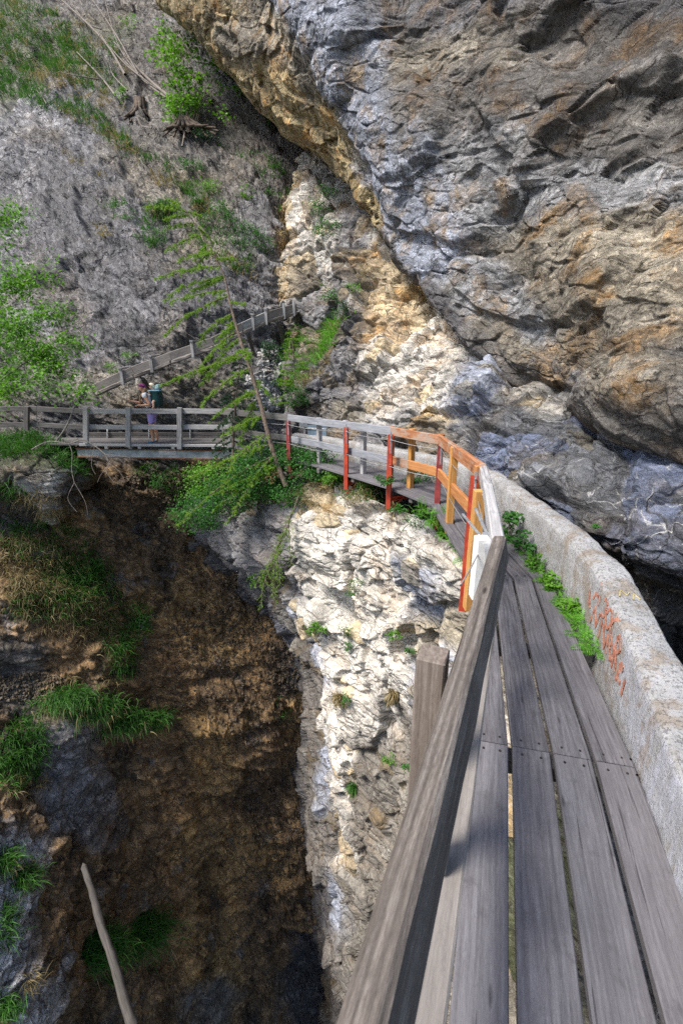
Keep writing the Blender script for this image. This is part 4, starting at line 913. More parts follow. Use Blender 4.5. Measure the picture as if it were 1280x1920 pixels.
patch(['cliff','rock_shoulder'],[(70,1050,80,45,20,1.1),(130,1150,80,45,10,1.0),(180,1190,40,30,0,.8),(60,1110,50,40,0,1.3),(40,1460,45,26,0,.7),(60,950,60,22,0,1.2),(110,960,30,22,0,1.2),(200,1130,40,50,0,.5),(55,1840,16,14,0,1.2),(150,1280,60,12,0,.3)],
      'drygrass','dry_grass',.38,46,.018,.9,label='brown dry grass hanging on the shaded wall below the far bridge')
patch(['rock_shoulder','cliff'],[(60,838,85,20,0,2.2),(130,860,40,22,20,2.0),(0,840,60,20,0,1.6)],'grass','grass',.38,40,.02,.6,14.8,label='thick grass on the rocky shoulder under the left end of the bridge')
patch(['rock_wall'],[(608,640,44,16,-45,2.2),(585,680,40,14,-55,1.6),(640,600,30,12,-40,1.0),(560,640,22,40,10,1.2),(545,700,16,40,0,1.2),(560,745,20,22,0,1.0)],'fern','grass',.36,55,.018,.55,label='bright green grass on the steep slope above the boardwalk')
patch(['rock_wall'],[(600,690,40,10,-50,1.6),(640,610,30,8,-40,1.2),(575,720,20,8,-50,1.2),(690,520,12,20,0,.8)],'drygrass','dry_grass',.32,40,.018,.8,label='straw coloured grass fringe under the bright green slope')
patch(['cliff_ledge'],[(500,905,70,20,5,.9),(660,925,26,10,0,1.2),(700,935,20,8,0,1.0),(800,985,30,10,30,.8),(640,900,30,8,0,1.3)],'grass','grass',.24,60,.014,.6,label='grass along the cliff edge under the boardwalk')
patch(['cliff_ledge'],[(520,930,60,14,0,1.6),(610,910,16,10,0,2.0),(670,930,24,12,0,1.6),(590,940,30,10,0,.8),(755,955,20,8,0,1)],'drygrass','dry_grass',.28,60,.013,.9,label='dry grass hanging over the cliff edge under the boardwalk')
# ---- single big tussocks
def tussock(x,y,n,L,rad,mat,label,names=None,droop=.8,w=.02,group='grass tussocks on the rock'):
    p,nn,d=at(x,y,names); e=empty('grass_tussock',p,label,'grass tussock',group)
    b=p+RNG.normal(size=(n,3))*np.array([rad,rad*.6,rad*.35]); dd=nrm(nn*.9+np.array([0,0,.9])+RNG.normal(size=(n,3))*.6)
    V,F,k=blades(b,dd,L*RNG.uniform(.35,1.1,n),w,droop,4); mesh_np('blades',V,F,M[mat],e,True,rcol(n,k))
    m=max(n//4,110); b=p+RNG.normal(size=(m,3))*np.array([rad,rad*.6,rad*.3])-np.array([0,0,.08]); dd=nrm(nn*.8+RNG.normal(size=(m,3))*.4)
    V,F,k=blades(b,dd,L*.9*RNG.uniform(.5,1.1,m),w,droop*1.4,4); mesh_np('dry_blades',V,F,M['drygrass'],e,True,rcol(m,k))
for x,y,n,L,r,mt_,lb in (
 (265,1745,2800,.75,.42,'grass','big round dark green grass tussock right of the leaning log'),
 (185,1775,2000,.68,.34,'grass','dark green grass tussock left of the leaning log'),
 (130,1305,1800,.52,.34,'grass','left end of the long grass mat, below a pale rock knob'),
 (180,1325,2000,.52,.34,'grass','second tussock from the left in the long grass mat'),
 (235,1345,1900,.50,.34,'grass','third tussock from the left in the long grass mat'),
 (285,1355,1700,.48,.26,'grass','right end of the long grass mat across the brown wall'),
 (45,1640,600,.5,.2,'grass','small tussock on the grey slab above the dark grass by the left edge'),
 (12,1610,400,.5,.2,'grass','small tussock touching the left edge above the dark clump'),
 (12,1890,400,.4,.16,'grass','tussock in the bottom left corner on the grey slab'),
 (208,1830,200,.25,.08,'grass','tiny dry tussock under the big tussock left of the log'),
 (732,1300,170,.26,.04,'drygrass','spiky straw coloured tussock on the white cliff beside the near post'),
 (632,1308,200,.26,.07,'drygrass','pale tussock on the left rim of the white cliff'),
 (658,1480,160,.28,.05,'grass','narrow tussock on the lower tip of the white cliff'),
 (302,398,700,.7,.25,'grass','round tussock on the grey cliff above the larch top'),
 (372,70+310,240,.4,.12,'grass','tussock on the cliff just right of the larch tip')):
    tussock(x,y,n,L,r,mt_,lb)
# ---- bushes
def bpx(x,y,rpx,d,n,size,mat,label,group='leafy bushes on the rock',sc=(1,.8,.8),**k):
    c=P(x,y,d); r=rpx*d/FPX; return bush('bush',c,(r*sc[0],r*sc[1],r*sc[2]),n,size,mat,label,'bush',group,**k)
B=[
 (500,850,30,11.3,1500,.06,'leaf_dark','dark green bush beside the larch trunk at bridge rail height'),
 (455,865,26,11.7,1200,.055,'leaf_mid','green bush between the spruce stem and the bridge end'),
 (620,892,18,10.0,700,.05,'leaf_bright','bright low bush at the deck edge left of the bright red post'),
 (470,800,22,12.2,700,.055,'leaf_dark','dark twiggy bush behind the larch trunk at the bridge rail'),
 (590,872,34,10.5,2200,.06,'leaf_mid','low green bush at the foot of the grey railing posts'),
 (540,860,38,10.9,2600,.06,'leaf_mid','green bush right of the larch trunk, in front of the boardwalk'),
 (480,900,52,11.0,4200,.06,'leaf_mid','dense green bush at the foot of the larch, left of its trunk'),
 (430,930,48,11.3,3600,.06,'leaf_mid','drooping green bush left of the larch foot, under the bridge end'),
 (370,965,40,11.5,2600,.06,'leaf_mid','bluish green bush hanging lowest below the bridge end'),
 (395,905,42,11.6,2400,.06,'leaf_bright','bright green bush under the bridge end'),
 (545,925,34,10.6,1500,.05,'leaf_mid','thin green bush on the rock right below the larch foot'),
 (690,915,16,8.6,500,.04,'leaf_bright','small rounded bush with a yellow flower below the grey posts'),
 (720,900,15,8.0,260,.05,'leaf_mid','thin weed in front of the grey railing, left of a red post'),
 (745,955,14,7.9,200,.045,'leaf_mid','sparse sprig at the foot of the red post'),
 (595,1182,17,9.8,420,.045,'leaf_bright','bright leafy tuft on the left rim of the white cliff'),
 (740,1192,11,8.6,260,.035,'leaf_bright','small green cushion high on the white cliff'),
 (768,1216,10,8.5,160,.035,'leaf_mid','green cushion on the white cliff left of the near post'),
 (645,1188,14,9.4,200,.035,'leaf_mid','grey-green tuft in a crack of the white cliff'),
 (652,1212,11,9.5,160,.035,'leaf_mid','small tuft under the grey-green one in the cliff crack'),
 (665,1100,20,9.0,260,.035,'leaf_mid','faint green tuft on the cliff below the red posts'),
 (728,1422,12,9.4,260,.035,'leaf_bright','yellow-green weed on the dark lower cliff'),
 (766,1437,11,9.0,180,.035,'leaf_mid','small weed at the edge of the near railing, low on the cliff'),
 (646,1310,10,10.0,120,.04,'leaf_mid','upright sprig on the rim of the white cliff'),
 (606,375,28,15.6,800,.07,'leaf_mid','bush on top of the pale rock tower under the overhang'),
 (612,425,22,15.3,600,.07,'leaf_mid','second bush down the pale rock tower'),
 (620,545,22,13.9,500,.06,'leaf_mid','bush on the pale wall above the grassy slope'),
 (640,580,18,13.3,420,.06,'leaf_dark','dark small bush above the grassy slope'),
 (500,657,17,15.9,500,.07,'leaf_dark','dark round bush left of the young yellow-green larch'),
 (560,745,24,13.6,700,.06,'leaf_mid','green bush in the gully above the railing'),
 (660,535,16,13.2,200,.06,'leaf_bright','loose leafy sprig on the pale wall'),
 (400,400,30,17.2,900,.075,'leaf_mid','dense green bush on the cliff right of the larch tip'),
 (440,430,30,17.2,900,.075,'leaf_mid','larger green bush under the first, on the cliff'),
 (395,345,24,18,600,.075,'leaf_bright','light green bush below the rotten stump'),
 (465,360,16,18.3,360,.075,'leaf_bright','small light bush right of the stump roots'),
 (470,445,22,17.6,500,.07,'leaf_mid','bush at the lower end of the cliff shrubs'),
 (500,460,16,17.8,320,.07,'leaf_mid','last small bush at the right end of the cliff shrubs'),
 (362,305,22,18.8,500,.08,'leaf_mid','bush directly under the young maple roots'),
 (385,255,20,19.6,420,.08,'leaf_dark','dark low bush at the maple roots'),
 (228,178,12,21,260,.08,'leaf_bright','small bright shrub beside the rotten stump'),
 (215,90,20,23,320,.09,'leaf_mid','dark shrub high on the slope among dead sticks'),
 (243,45,20,23.5,260,.09,'leaf_bright','light shrub at the top beside the pale rock'),
 (495,222,14,19.5,200,.08,'leaf_mid','small shrub in the shade under the yellow overhang'),
 (210,688,14,14.6,240,.055,'leaf_bright','bright shrub at the lower end of the water channel'),
 (245,668,14,14.7,240,.055,'leaf_bright','shrub above the water channel near its lower end'),
 (285,445,26,16.8,500,.06,'leaf_mid','dull green bush on the cliff left of the larch top'),
 (240,400,16,17.0,260,.06,'leaf_mid','small dull bush on the grey cliff face'),
 (300,900,18,13.9,280,.06,'leaf_mid','dark shrub under the middle of the bridge'),
 (265,1165,18,14.3,300,.05,'leaf_mid','low green shrub on the shaded brown wall'),
 (780,892,22,8.6,420,.05,'leaf_mid','weeds growing between the boardwalk and the kerb behind the orange rails'),
 (480,1085,16,12,160,.05,'leaf_bright','small green sprig on the dark corner below the grey block'),
 (1115,985,6,4.9,60,.03,'leaf_mid','tiny weed in the dark blue rock above the kerb wall'),
]
for b in B: 
    x,y,r,d,n,s_,m_,l=b
    h=hit(x,y,ALLR,10)
    if h is not None and y!=892 and x not in (590,540,480,430,370,395,720,745,1115): d=min(d+2.5,h[2]-.08) if abs(h[2]-d)<3.5 else d
    bpx(x,y,r,d,n,s_,m_,l)
# ---- ferns and weeds along the kerb
FERN=[(1.98,3.0,.17),(1.95,3.18,.2),(2.0,3.35,.2),(2.03,3.55,.19),(2.05,3.75,.17),(2.08,3.98,.15),(2.1,4.2,.14),(2.12,4.45,.14),(2.14,4.7,.15),(2.16,4.95,.16)]
def fern(x,y,z,L,label,n=11,group='ferns and weeds along the kerb wall',lean=(-.5,-.2)):
    e=empty('fern',(x,y,z),label,'fern',group); Vs=[];Fs=[];o=0
    for i in range(n):
        a=RNG.uniform(0,2*math.pi); d=np.array([math.cos(a)+lean[0],math.sin(a)+lean[1],RNG.uniform(.6,1.5)]); d/=np.linalg.norm(d); p=np.array([x,y,z],float)+RNG.normal(size=3)*np.array([.03,.03,0]); l=L*RNG.uniform(.6,1.1)
        m=13; pts=[]; dd=d.copy()
        for k in range(m): pts.append(p.copy()); dd=dd+np.array([0,0,-.11]); dd/=np.linalg.norm(dd); p=p+dd*l/m
        for k in range(1,m):
            t=k/m; w=l*.24*math.sin(math.pi*min(1,.18+t*.82))**.8; ax=nrm(pts[k]-pts[k-1]); s_=nrm(np.cross(ax,[0,0,1])); u=np.cross(s_,ax)
            for sg in (-1,1):
                q=pts[k]; tip=q+s_*sg*w+ax*w*.35-np.array([0,0,.15*w]); b_=ax*l/m*.62
                Vs.append([q,q+b_*.5+ (tip-q)*.5,tip,q-b_*.5+(tip-q)*.5]); Fs.append([o,o+1,o+2,o+3]); o+=4
    V=np.array(Vs).reshape(-1,3); mesh_np('fronds',V,np.array(Fs),M['fern'],e,True,np.repeat(np.repeat(RNG.uniform(0,1,(len(V)//4,1)),3,1),4,0))
FL=['nearest fern at the foot of the kerb wall beside the graffiti','second fern from the near end of the green strip','third fern from the near end of the green strip','fourth fern of the strip, half way along','fifth fern of the strip','sixth fern of the strip','seventh fern, near the tall weed','eighth fern, in front of the tall weed','ninth fern, behind the tall weed','farthest fern of the strip along the kerb']
for (x,y,L),l in zip(FERN,FL): fern(x,y,0.0,L,l,14)
for x,y,l,k in ((2.1,3.62,'broad leaved weed among the ferns at the kerb',260),(2.12,4.1,'small leafy weed in the fern strip near the wall joint',220),(2.14,4.5,'green weed in the fern strip below the tall weed',220)):
    bush('weed',(x-.05,y,.07),(.09,.14,.07),k,.045,'leaf_bright',l,'weed','ferns and weeds along the kerb wall',stems=3,base=(x-.03,y,0))
bush('weed',(2.10,5.35,.20),(.09,.16,.20),230,.07,'leaf_mid','tall broad leaved weed at the foot of the kerb wall, behind the railing bend','weed','ferns and weeds along the kerb wall',stems=4,base=(2.12,5.35,0))
bush('weed',(2.12,4.95,.13),(.08,.14,.12),180,.06,'leaf_mid','second broad leaved weed in front of the tall one','weed','ferns and weeds along the kerb wall',stems=4,base=(2.12,4.95,0))
for i,(x,y,d_,l) in enumerate(((793,955,7.3,'fern under the edge of the boardwalk below the orange post'),(808,975,7.0,'bright fern hanging left of the corner post'),(832,965,6.8,'fern just right of the corner post foot'),(835,1000,6.6,'large bright fern under the golden post'),(860,1018,6.2,'fern at the deck edge right of the golden post'),(868,1050,6.0,'small fern low at the deck edge by the red post'))):
    q=P(x,y,d_); fern(q[0],q[1],q[2],.24,l,12,'ferns under the boardwalk edge',(-.5,-.7))
# ---- larch
def conifer(name,trunk,rads,branches,needle,mat,label,cat,tw=.28,nd=60,group=None,nl=.035,nw=.006,bark='bark'):
    tr_=[P(*t) for t in trunk]; e=empty(name,tr_[0],label,cat,group)
    n=len(tr_); W=crw(n,n*5); tp_=W@np.array(tr_); rr_=np.interp(np.linspace(0,n-1,n*5),range(n),rads)
    tm=MB(); tm.tube(list(tp_),list(rr_),10); tm.build('trunk',M[bark],e)
    bm_=MB(); NB=[];ND=[]
    for (t,dx,dy,dd,L,sag) in branches:
        s=t*(len(tp_)-1); i=int(s); p0=tp_[min(i,len(tp_)-1)]
        d=nrm(RT*dx+UP*(-dy)+FW*dd); pts=[p0]; m=9; v=d.copy()
        for k in range(m): v=nrm(v+np.array([0,0,-sag/m])+RNG.normal(size=3)*.05); pts.append(pts[-1]+v*L/m)
        r0=.006+.006*L; bm_.tube(pts,[r0*(1-.85*k/m) for k in range(m+1)],5)
        pts=np.array(pts)
        for k in range(1,m+1):
            for q in range(int(2+L*2.0)):
                f=RNG.uniform(); a=pts[k-1]*(1-f)+pts[k]*f; ax=nrm(pts[k]-pts[k-1]); sd=nrm(np.cross(ax,[0,0,1])+RNG.normal(size=3)*.35)*RNG.choice([-1,1]); 
                tl=tw*RNG.uniform(.4,1)*(1-.55*k/m)*min(1,L/1.0); dv=nrm(ax*.7+sd+np.array([0,0,-.25])); b=a+dv*tl
                bm_.tube([a,b],[.0028,.0012],3)
                c_=int(nd*tl/.28)+3; u=RNG.uniform(.05,1,(c_,1)); NB.append(a+(b-a)*u); ND.append(nrm(dv*.6+RNG.normal(size=(c_,3))))
            c_=6; u=RNG.uniform(0,1,(c_,1)); NB.append(pts[k-1]+(pts[k]-pts[k-1])*u); ND.append(nrm(RNG.normal(size=(c_,3))+np.array([0,0,.4])))
    bm_.build('branches',M[bark],e)
    NB=np.concatenate(NB);ND=np.concatenate(ND); V,F,k=blades(NB,ND,nl*RNG.uniform(.7,1.3,len(NB)),nw,.1,1)
    br_=RNG.uniform(0,1,len(NB)); mesh_np('needles',V,F,M[mat],e,True,np.repeat(np.repeat(br_[:,None],3,1),k,0))
    return e
LT=[(537,912,10.6),(520,870,10.6),(503,815,10.6),(488,755,10.7),(470,695,10.8),(450,635,10.9),(433,575,11.0),(421,520,11.1),(402,478,11.1),(372,430,11.1),(352,400,11.1),(335,375,11.1)]
LR=[.066,.058,.054,.050,.045,.038,.031,.024,.017,.012,.008,.004]
BR_=[]
for t,dx,dy,dd,L,sag in ((.97,-.9,-.3,.1,.35,.2),(.93,.6,-.4,.1,.35,.3),(.90,-.9,.1,.1,.6,.3),(.86,-1,-.1,0,.75,.4),(.84,.8,.2,.1,.5,.5),(.80,-.9,.15,-.2,1.0,.5),(.77,-.6,.4,.3,.8,.5),(.74,-1,.1,.1,1.25,.5),(.72,.8,.1,0,.6,.5),(.69,-1,.0,-.2,1.5,.5),(.66,-.8,.2,.3,1.3,.4),
    (.63,-1,-.05,0,1.8,.5),(.61,-.8,.3,-.3,1.4,.5),(.58,-1,.15,.1,1.7,.5),(.56,.7,.2,-.3,.7,.6),(.53,-1,.05,.0,2.0,.5),(.51,-.7,.3,.4,1.4,.5),(.48,-1,.2,-.2,1.9,.55),(.46,-.8,.1,.4,1.7,.5),(.43,-1,.3,.1,2.0,.5),(.41,-1,.05,-.1,2.3,.6),(.38,-.9,.4,-.2,1.6,.6),(.35,.8,.3,.2,.8,.5),(.32,-1,.3,.1,1.9,.6),(.30,-.8,.5,.3,1.6,.6),(.44,.4,.3,-.7,.9,.7),(.25,-1,.45,0,1.5,.6),
    (.20,-1,.5,-.1,1.7,.6),(.16,-.9,.55,-.25,2.2,.55),(.13,-.95,.55,-.1,2.8,.35),(.12,-.9,.6,-.2,2.4,.4),(.11,-1,.5,.1,2.0,.4),(.10,-.7,.6,-.3,1.6,.5)): BR_.append((t,dx+RNG.uniform(-.2,.2),dy+RNG.uniform(-.28,.28),dd+RNG.uniform(-.3,.3),L*RNG.uniform(.65,1.12),sag*RNG.uniform(.4,1.5)))
for k in range(6): BR_.append((RNG.uniform(.22,.96),RNG.choice([-1,-.8,.7]),RNG.uniform(-.1,.45),RNG.uniform(-.6,.6),RNG.uniform(.4,1.2),.5))
conifer('larch_tree',LT,LR,BR_,None,'larch','leaning larch with grey bare trunk and feathery light green branches in front of the bridge','tree',tw=.30,nd=66,nl=.05,nw=.0095)
ST=[(438,912,11.9),(437,850,11.9),(440,780,11.9),(446,720,11.9),(452,668,11.9)]
sb=[(t,s*1.0,.18,dd,.95*(1-t*.75),.45) for t,s,dd in [(.18+.8*k/34,(-1 if k%2 else 1)*RNG.uniform(.5,1),RNG.uniform(-.8,.4)) for k in range(34)]]
conifer('spruce_tree',ST,[.045,.04,.03,.02,.006],sb,None,'leaf_dark','small dark green spruce left of the larch trunk, in front of the bridge railing','tree',tw=.30,nd=80,nl=.03,nw=.012)
YT=[(556,765,14.0),(553,720,14.0),(550,670,14.0),(546,612,14.0)]
yb=[(t,s,-.1,dd,.75*(1-t*.8),.3) for t,s,dd in [(.1+.88*k/20,(-1 if k%2 else 1)*RNG.uniform(.6,1),RNG.uniform(-.6,.5)) for k in range(20)]]
conifer('larch_tree',YT,[.03,.025,.018,.005],yb,None,'larch','small young larch in the gully above the railing, right of the water channel foot','tree',tw=.26,nd=60,nl=.045,nw=.013)
hb=[(t,-.5+.3*(k%3),.9,-.2,.9,.3) for k,t in enumerate(np.linspace(.2,.95,10))]
conifer('larch_branch',[(560,930,9.9),(540,985,9.8),(520,1030,9.8),(505,1070,9.8)],[.016,.012,.008,.003],hb,None,'larch','thin feathery larch spray hanging over the grey block below the big larch','branch',tw=.28,nd=30,nl=.03,nw=.007)
# ---- bare and leafy branches of the tree at the left edge
lt=empty('leafy_tree',P(-70,930,11.2),'broadleaf tree reaching in from the left edge with green leaves and bare pale twigs','tree')
def px_tube(mb,pts,r0,r1):
    Q=np.array([P(*q) for q in pts]); W=crw(len(Q),len(Q)*4); Q=W@Q; n=len(Q); mb.tube(list(Q),[r0+(r1-r0)*i/(n-1) for i in range(n)],7); return Q
mb=MB()
px_tube(mb,[(-90,960,11.2),(-80,820,11.2),(-60,650,11.2),(-50,480,11.3),(-40,350,11.4)],.11,.04); mb.build('trunk',M['bark'],lt)
mb=MB(); LP=[]
for pts,r0 in (([(-60,700,11.2),(0,640,11.0),(60,600,10.9),(110,590,10.8)],.03),([(-60,640,11.2),(-10,560,11.1),(40,530,11),(70,520,10.9)],.03),([(-50,480,11.3),(-10,430,11.2),(20,400,11.1)],.025),([(-60,760,11.2),(20,700,11.0),(80,660,10.9),(140,640,10.8)],.03),([(-70,800,11.2),(0,745,11),(60,715,10.8),(150,735,10.7)],.028),([(-60,600,11.2),(10,620,10.8),(60,660,10.7),(100,690,10.7)],.025)):
    LP.append(px_tube(mb,pts,r0,.006))
mb.build('branches',M['twig'],lt)
C_=[];
for Q in LP:
    for i in range(4,len(Q)):
        for _ in range(3): C_.append(Q[i]+RNG.normal(size=3)*np.array([.18,.22,.15]))
for x,y in ((20,540),(50,560),(10,600),(60,620),(90,600),(30,650),(90,650),(60,590),(0,560),(20,460),(10,400),(30,420),(0,500),(110,640),(80,690),(-20,620),(-20,540),(40,500),(15,440),(130,700),(150,710)): C_.append(P(x,y,11+RNG.normal()*.3))
C_=np.array(C_); n=9000; j=RNG.integers(0,len(C_),n); p=C_[j]+RNG.normal(size=(n,3))*.15*np.array([1,1,.6]); V,F,Cc=leaves(p,n,.085); Cc=Cc*.5+np.repeat(RNG.uniform(0,1,len(C_))[j],4)[:,None]*.5
mesh_np('foliage',V,F,M['leaf_bright'],lt,True,Cc)
# dead branch in front of the bridge
db=empty('dead_branch',P(175,825,11.2),'pale bare forked branch hanging in front of the left bridge end','branch')
mb=MB()
for pts,r0,r1 in (([(165,705,11.2),(160,730,11.2),(140,765,11.2),(125,800,11.2),(107,826,11.2)],.010,.022),([(60,843,11.2),(85,830,11.2),(105,828,11.2),(130,832,11.2),(155,825,11.2),(178,836,11.2),(198,852,11.2)],.016,.012),
    ([(130,832,11.2),(136,850,11.2),(135,880,11.2),(140,905,11.2)],.012,.006),([(198,852,11.2),(205,870,11.2),(200,885,11.2),(215,905,11.2)],.011,.004),([(205,870,11.2),(190,890,11.2),(183,905,11.2)],.007,.003),([(198,852,11.2),(225,855,11.2),(245,858,11.2)],.008,.003),([(178,836,11.2),(172,870,11.2),(180,890,11.2)],.007,.003),([(205,868,11.2),(225,885,11.2),(235,905,11.2)],.007,.003),
    ([(80,745,11.3),(68,770,11.3),(75,800,11.3),(90,825,11.3)],.006,.008),([(90,740,11.3),(60,750,11.3),(20,745,11.3),(-20,760,11.3)],.006,.01),([(20,745,11.3),(10,780,11.3),(20,810,11.3)],.006,.003),([(140,905,11.2),(128,935,11.2),(145,960,11.2)],.006,.003),([(140,905,11.2),(160,940,11.2),(165,965,11.2)],.006,.003)):
    px_tube(mb,pts,r0,r1)
mb.build('limb',M['twig'],db)
# ---- young maple with several stems, top left
mp=empty('young_maple',P(375,245,19.2),'young maple with several thin stems and light green leaves rooted by the rotten stump','tree')
mb=MB(); tips=[]
for x,y in ((300,60),(318,80),(345,95),(360,70),(378,90),(395,110),(410,130),(330,120),(420,150)):
    q=px_tube(mb,[(345+(x-345)*.3,240,19.2),(345+(x-345)*.5,190,19.2),(x,y,19.2)],.02,.006); tips.append(q)
mb.build('stems',M['bark'],mp)
C_=[]
for q in tips[:5]+tips[7:8]:
    for i in range(4,len(q)): C_.append(q[i]+RNG.normal(size=3)*np.array([.3,.3,.15]))
for x,y in ((310,50),(330,60),(300,75),(320,95),(340,110),(300,110),(325,150),(340,160),(330,190),(310,190),(350,75),(370,110),(400,140),(415,165),(380,170),(345,45),(420,215),(440,165),(395,120)): C_.append(P(x,y,19.2))
C_=np.array(C_); n=2200; j=RNG.integers(0,len(C_),n); p=C_[j]+RNG.normal(size=(n,3))*np.array([.20,.25,.10]); V,F,Cc=leaves(p,n,.13,asp=.9); mesh_np('foliage',V,F,M['leaf_bright'],mp,True,Cc)
# ---- rotten stump with roots
sp_=empty('tree_stump',P(258,215,20.4),'rotten brown stump with splayed roots high on the left slope','stump')
mb=MB()
for k in range(9):
    a=k/9*6.28; px_tube(mb,[(262+6*math.cos(a),185,20.2+.15*math.sin(a)),(262+10*math.cos(a),205,20.2+.25*math.sin(a)),(258+26*math.cos(a),222+8*math.sin(a),20.1)],.12,.04)
mb.build('trunk',M['bark'],sp_)
sp_=empty('tree_stump',P(350,232,19.3),'wide dark root plate at the foot of the young maple','stump')
mb=MB()
for k in range(14):
    a=k/14*6.28; px_tube(mb,[(345+8*math.cos(a),222,19.3+.2*math.sin(a)),(350+26*math.cos(a),236,19.2+.3*math.sin(a)),(358+52*math.cos(a),246+14*math.sin(a),19.0)],.10,.03)
mb.build('trunk',M['bark'],sp_)
# ---- dead poles, logs
LGS=[((145,98),(190,145),(216,178),.05,'pale dead pole lying on the grassy slope at the top left'),((105,-10),(190,70),(235,140),.06,'upper long dead stem slanting down from the top edge'),((160,-20),(215,60),(260,140),.045,'second long dead stem beside the upper one'),((195,-10),(225,90),(285,165),.04,'third dead stem slanting to the maple'),
 ((215,80),(270,140),(318,182),.07,'thick grey dead log leading down to the maple roots'),((230,110),(280,160),(330,195),.05,'lower grey log parallel to the thick one'),((185,60),(235,120),(300,170),.035,'thin grey stem above the thick log'),((345,205),(347,240),(342,275),.035,'short pale pole standing at the maple root'),
 ((205,110),(212,140),(240,170),.03,'small crooked dead stick near the pale pole'),((255,210),(265,235),(285,240),.03,'short forked stick below the rotten stump'),((70,170),(82,185),(88,195),.025,'short dark stick on the pale rocks at the left'),((110,135),(150,143),(190,150),.03,'thin stick lying across the grassy slope'),((125,-10),(160,40),(190,55),.035,'stem at the top edge beside the grass')]
for a,b,c_,r,l in LGS:
    pts=[]
    for (x,y) in (a,b,c_):
        h=hit(x,max(y,-100),['cliff'],9); pts.append((x,y,h[2]-.25))
    e=empty('dead_pole',P(*pts[0]),l,'dead wood','dead stems on the upper slope'); mb=MB(); px_tube(mb,pts,r*.55,r); mb.build('stem',M['twig'],e)
    mb=MB()
    for _ in range(2):
        f=RNG.uniform(.3,.8); x=a[0]*(1-f)+c_[0]*f; y=a[1]*(1-f)+c_[1]*f; h=pts[1][2]; mb=MB(); px_tube(mb,[(x,y,h),(x+RNG.uniform(-12,18),y-RNG.uniform(5,22),h-.1),(x+RNG.uniform(-15,30),y-RNG.uniform(12,36),h-.1)],r*.3,.008); mb.build('side_branch',M['twig'],e)
h=hit(150,1640,['cliff'])
a=P(158,1625,h[2]-.5); c_=P(250,1925,10.6)
lg=empty('leaning_log',c_,'pale bleached log leaning against the rock at the bottom left','log')
Mx,L_=frame(c_,a); Q=[]; mb=MB(); n_=26
Vl,Fl=tube_arrays([(L_*i/n_,.012*math.sin(i*.5),.012*math.cos(i*.6)) for i in range(n_+1)],[(.125*(1-.35*i/n_))*.95*(1+.05*math.sin(i*1.9)) for i in range(n_+1)],16)
Vl=Vl+.012*np.stack([perlin(Vl*7,3),perlin(Vl*7,4),perlin(Vl*7,5)],1)*2
mb.add(Vl,Fl); nV=len(Vl); cap=np.arange(nV-16,nV); tip=len(Vl); mb.add(np.vstack([Vl[cap],[[L_+.10,0,.03]]]),np.array([[k,(k+1)%16,16,16] for k in range(16)]))
o=mb.build('trunk',M['deadwood'],None); o.matrix_basis=Mx; o.parent=lg; o.matrix_parent_inverse=world_loc(lg).inverted()
# ---- scree in the gully
def scree(name,specs,n,size,col,label,names):
    t=(1+5**.5)/2; ico=nrm(np.array([(-1,t,0),(1,t,0),(-1,-t,0),(1,-t,0),(0,-1,t),(0,1,t),(0,-1,-t),(0,1,-t),(t,0,-1),(t,0,1),(-t,0,-1),(-t,0,1)],float))
    IF=np.array([(0,11,5),(0,5,1),(0,1,7),(0,7,10),(0,10,11),(1,5,9),(5,11,4),(11,10,2),(10,7,6),(7,1,8),(3,9,4),(3,4,2),(3,2,6),(3,6,8),(3,8,9),(4,9,5),(2,4,11),(6,2,10),(8,6,7),(9,8,1)])
    Vs=[];Fs=[];Cs=[];o=0
    for sp_ in specs:
        pts,nm=region(names,*sp_[:5])
        if len(pts)<3: continue
        for _ in range(int(n*sp_[5])):
            k=RNG.integers(len(pts)); s_=size*RNG.uniform(.3,1)**1.5*1.2; R_=np.linalg.qr(RNG.normal(size=(3,3)))[0]
            v=(ico*(1+RNG.uniform(-.35,.25,(12,1))))*np.array([1,.75,.5])*s_; Vs.append(v@R_+pts[k]+nm[k]*s_*.3); Fs.append(IF+o); o+=12; Cs.append(np.full((12,3),1.)*np.array(col)*RNG.uniform(.6,1.2))
    ob=mesh_np(name,np.concatenate(Vs),np.concatenate(Fs),M['r_pillar'],None,False,np.concatenate(Cs)); tag(ob,label,'rubble',None,'stuff')
scree('scree',[(505,690,22,50,0,1),(500,750,26,26,0,.8),(480,720,20,20,0,.4)],420,.13,(.50,.50,.50),'pale loose stones in the gully behind the larch trunk',['cliff','rock_wall'])
scree('rubble',[(420,1000,130,120,30,1.0),(480,1150,90,80,0,.5),(420,1300,120,120,0,.4),(480,1560,100,120,0,.4),(300,940,100,60,0,.6),(550,1250,50,60,0,.5),(60,1290,80,30,0,.5),(420,1180,90,90,0,.5)],1300,.065,(.13,.10,.065),'dark crumbly earth and stones stuck in the brown wall',['cliff'])
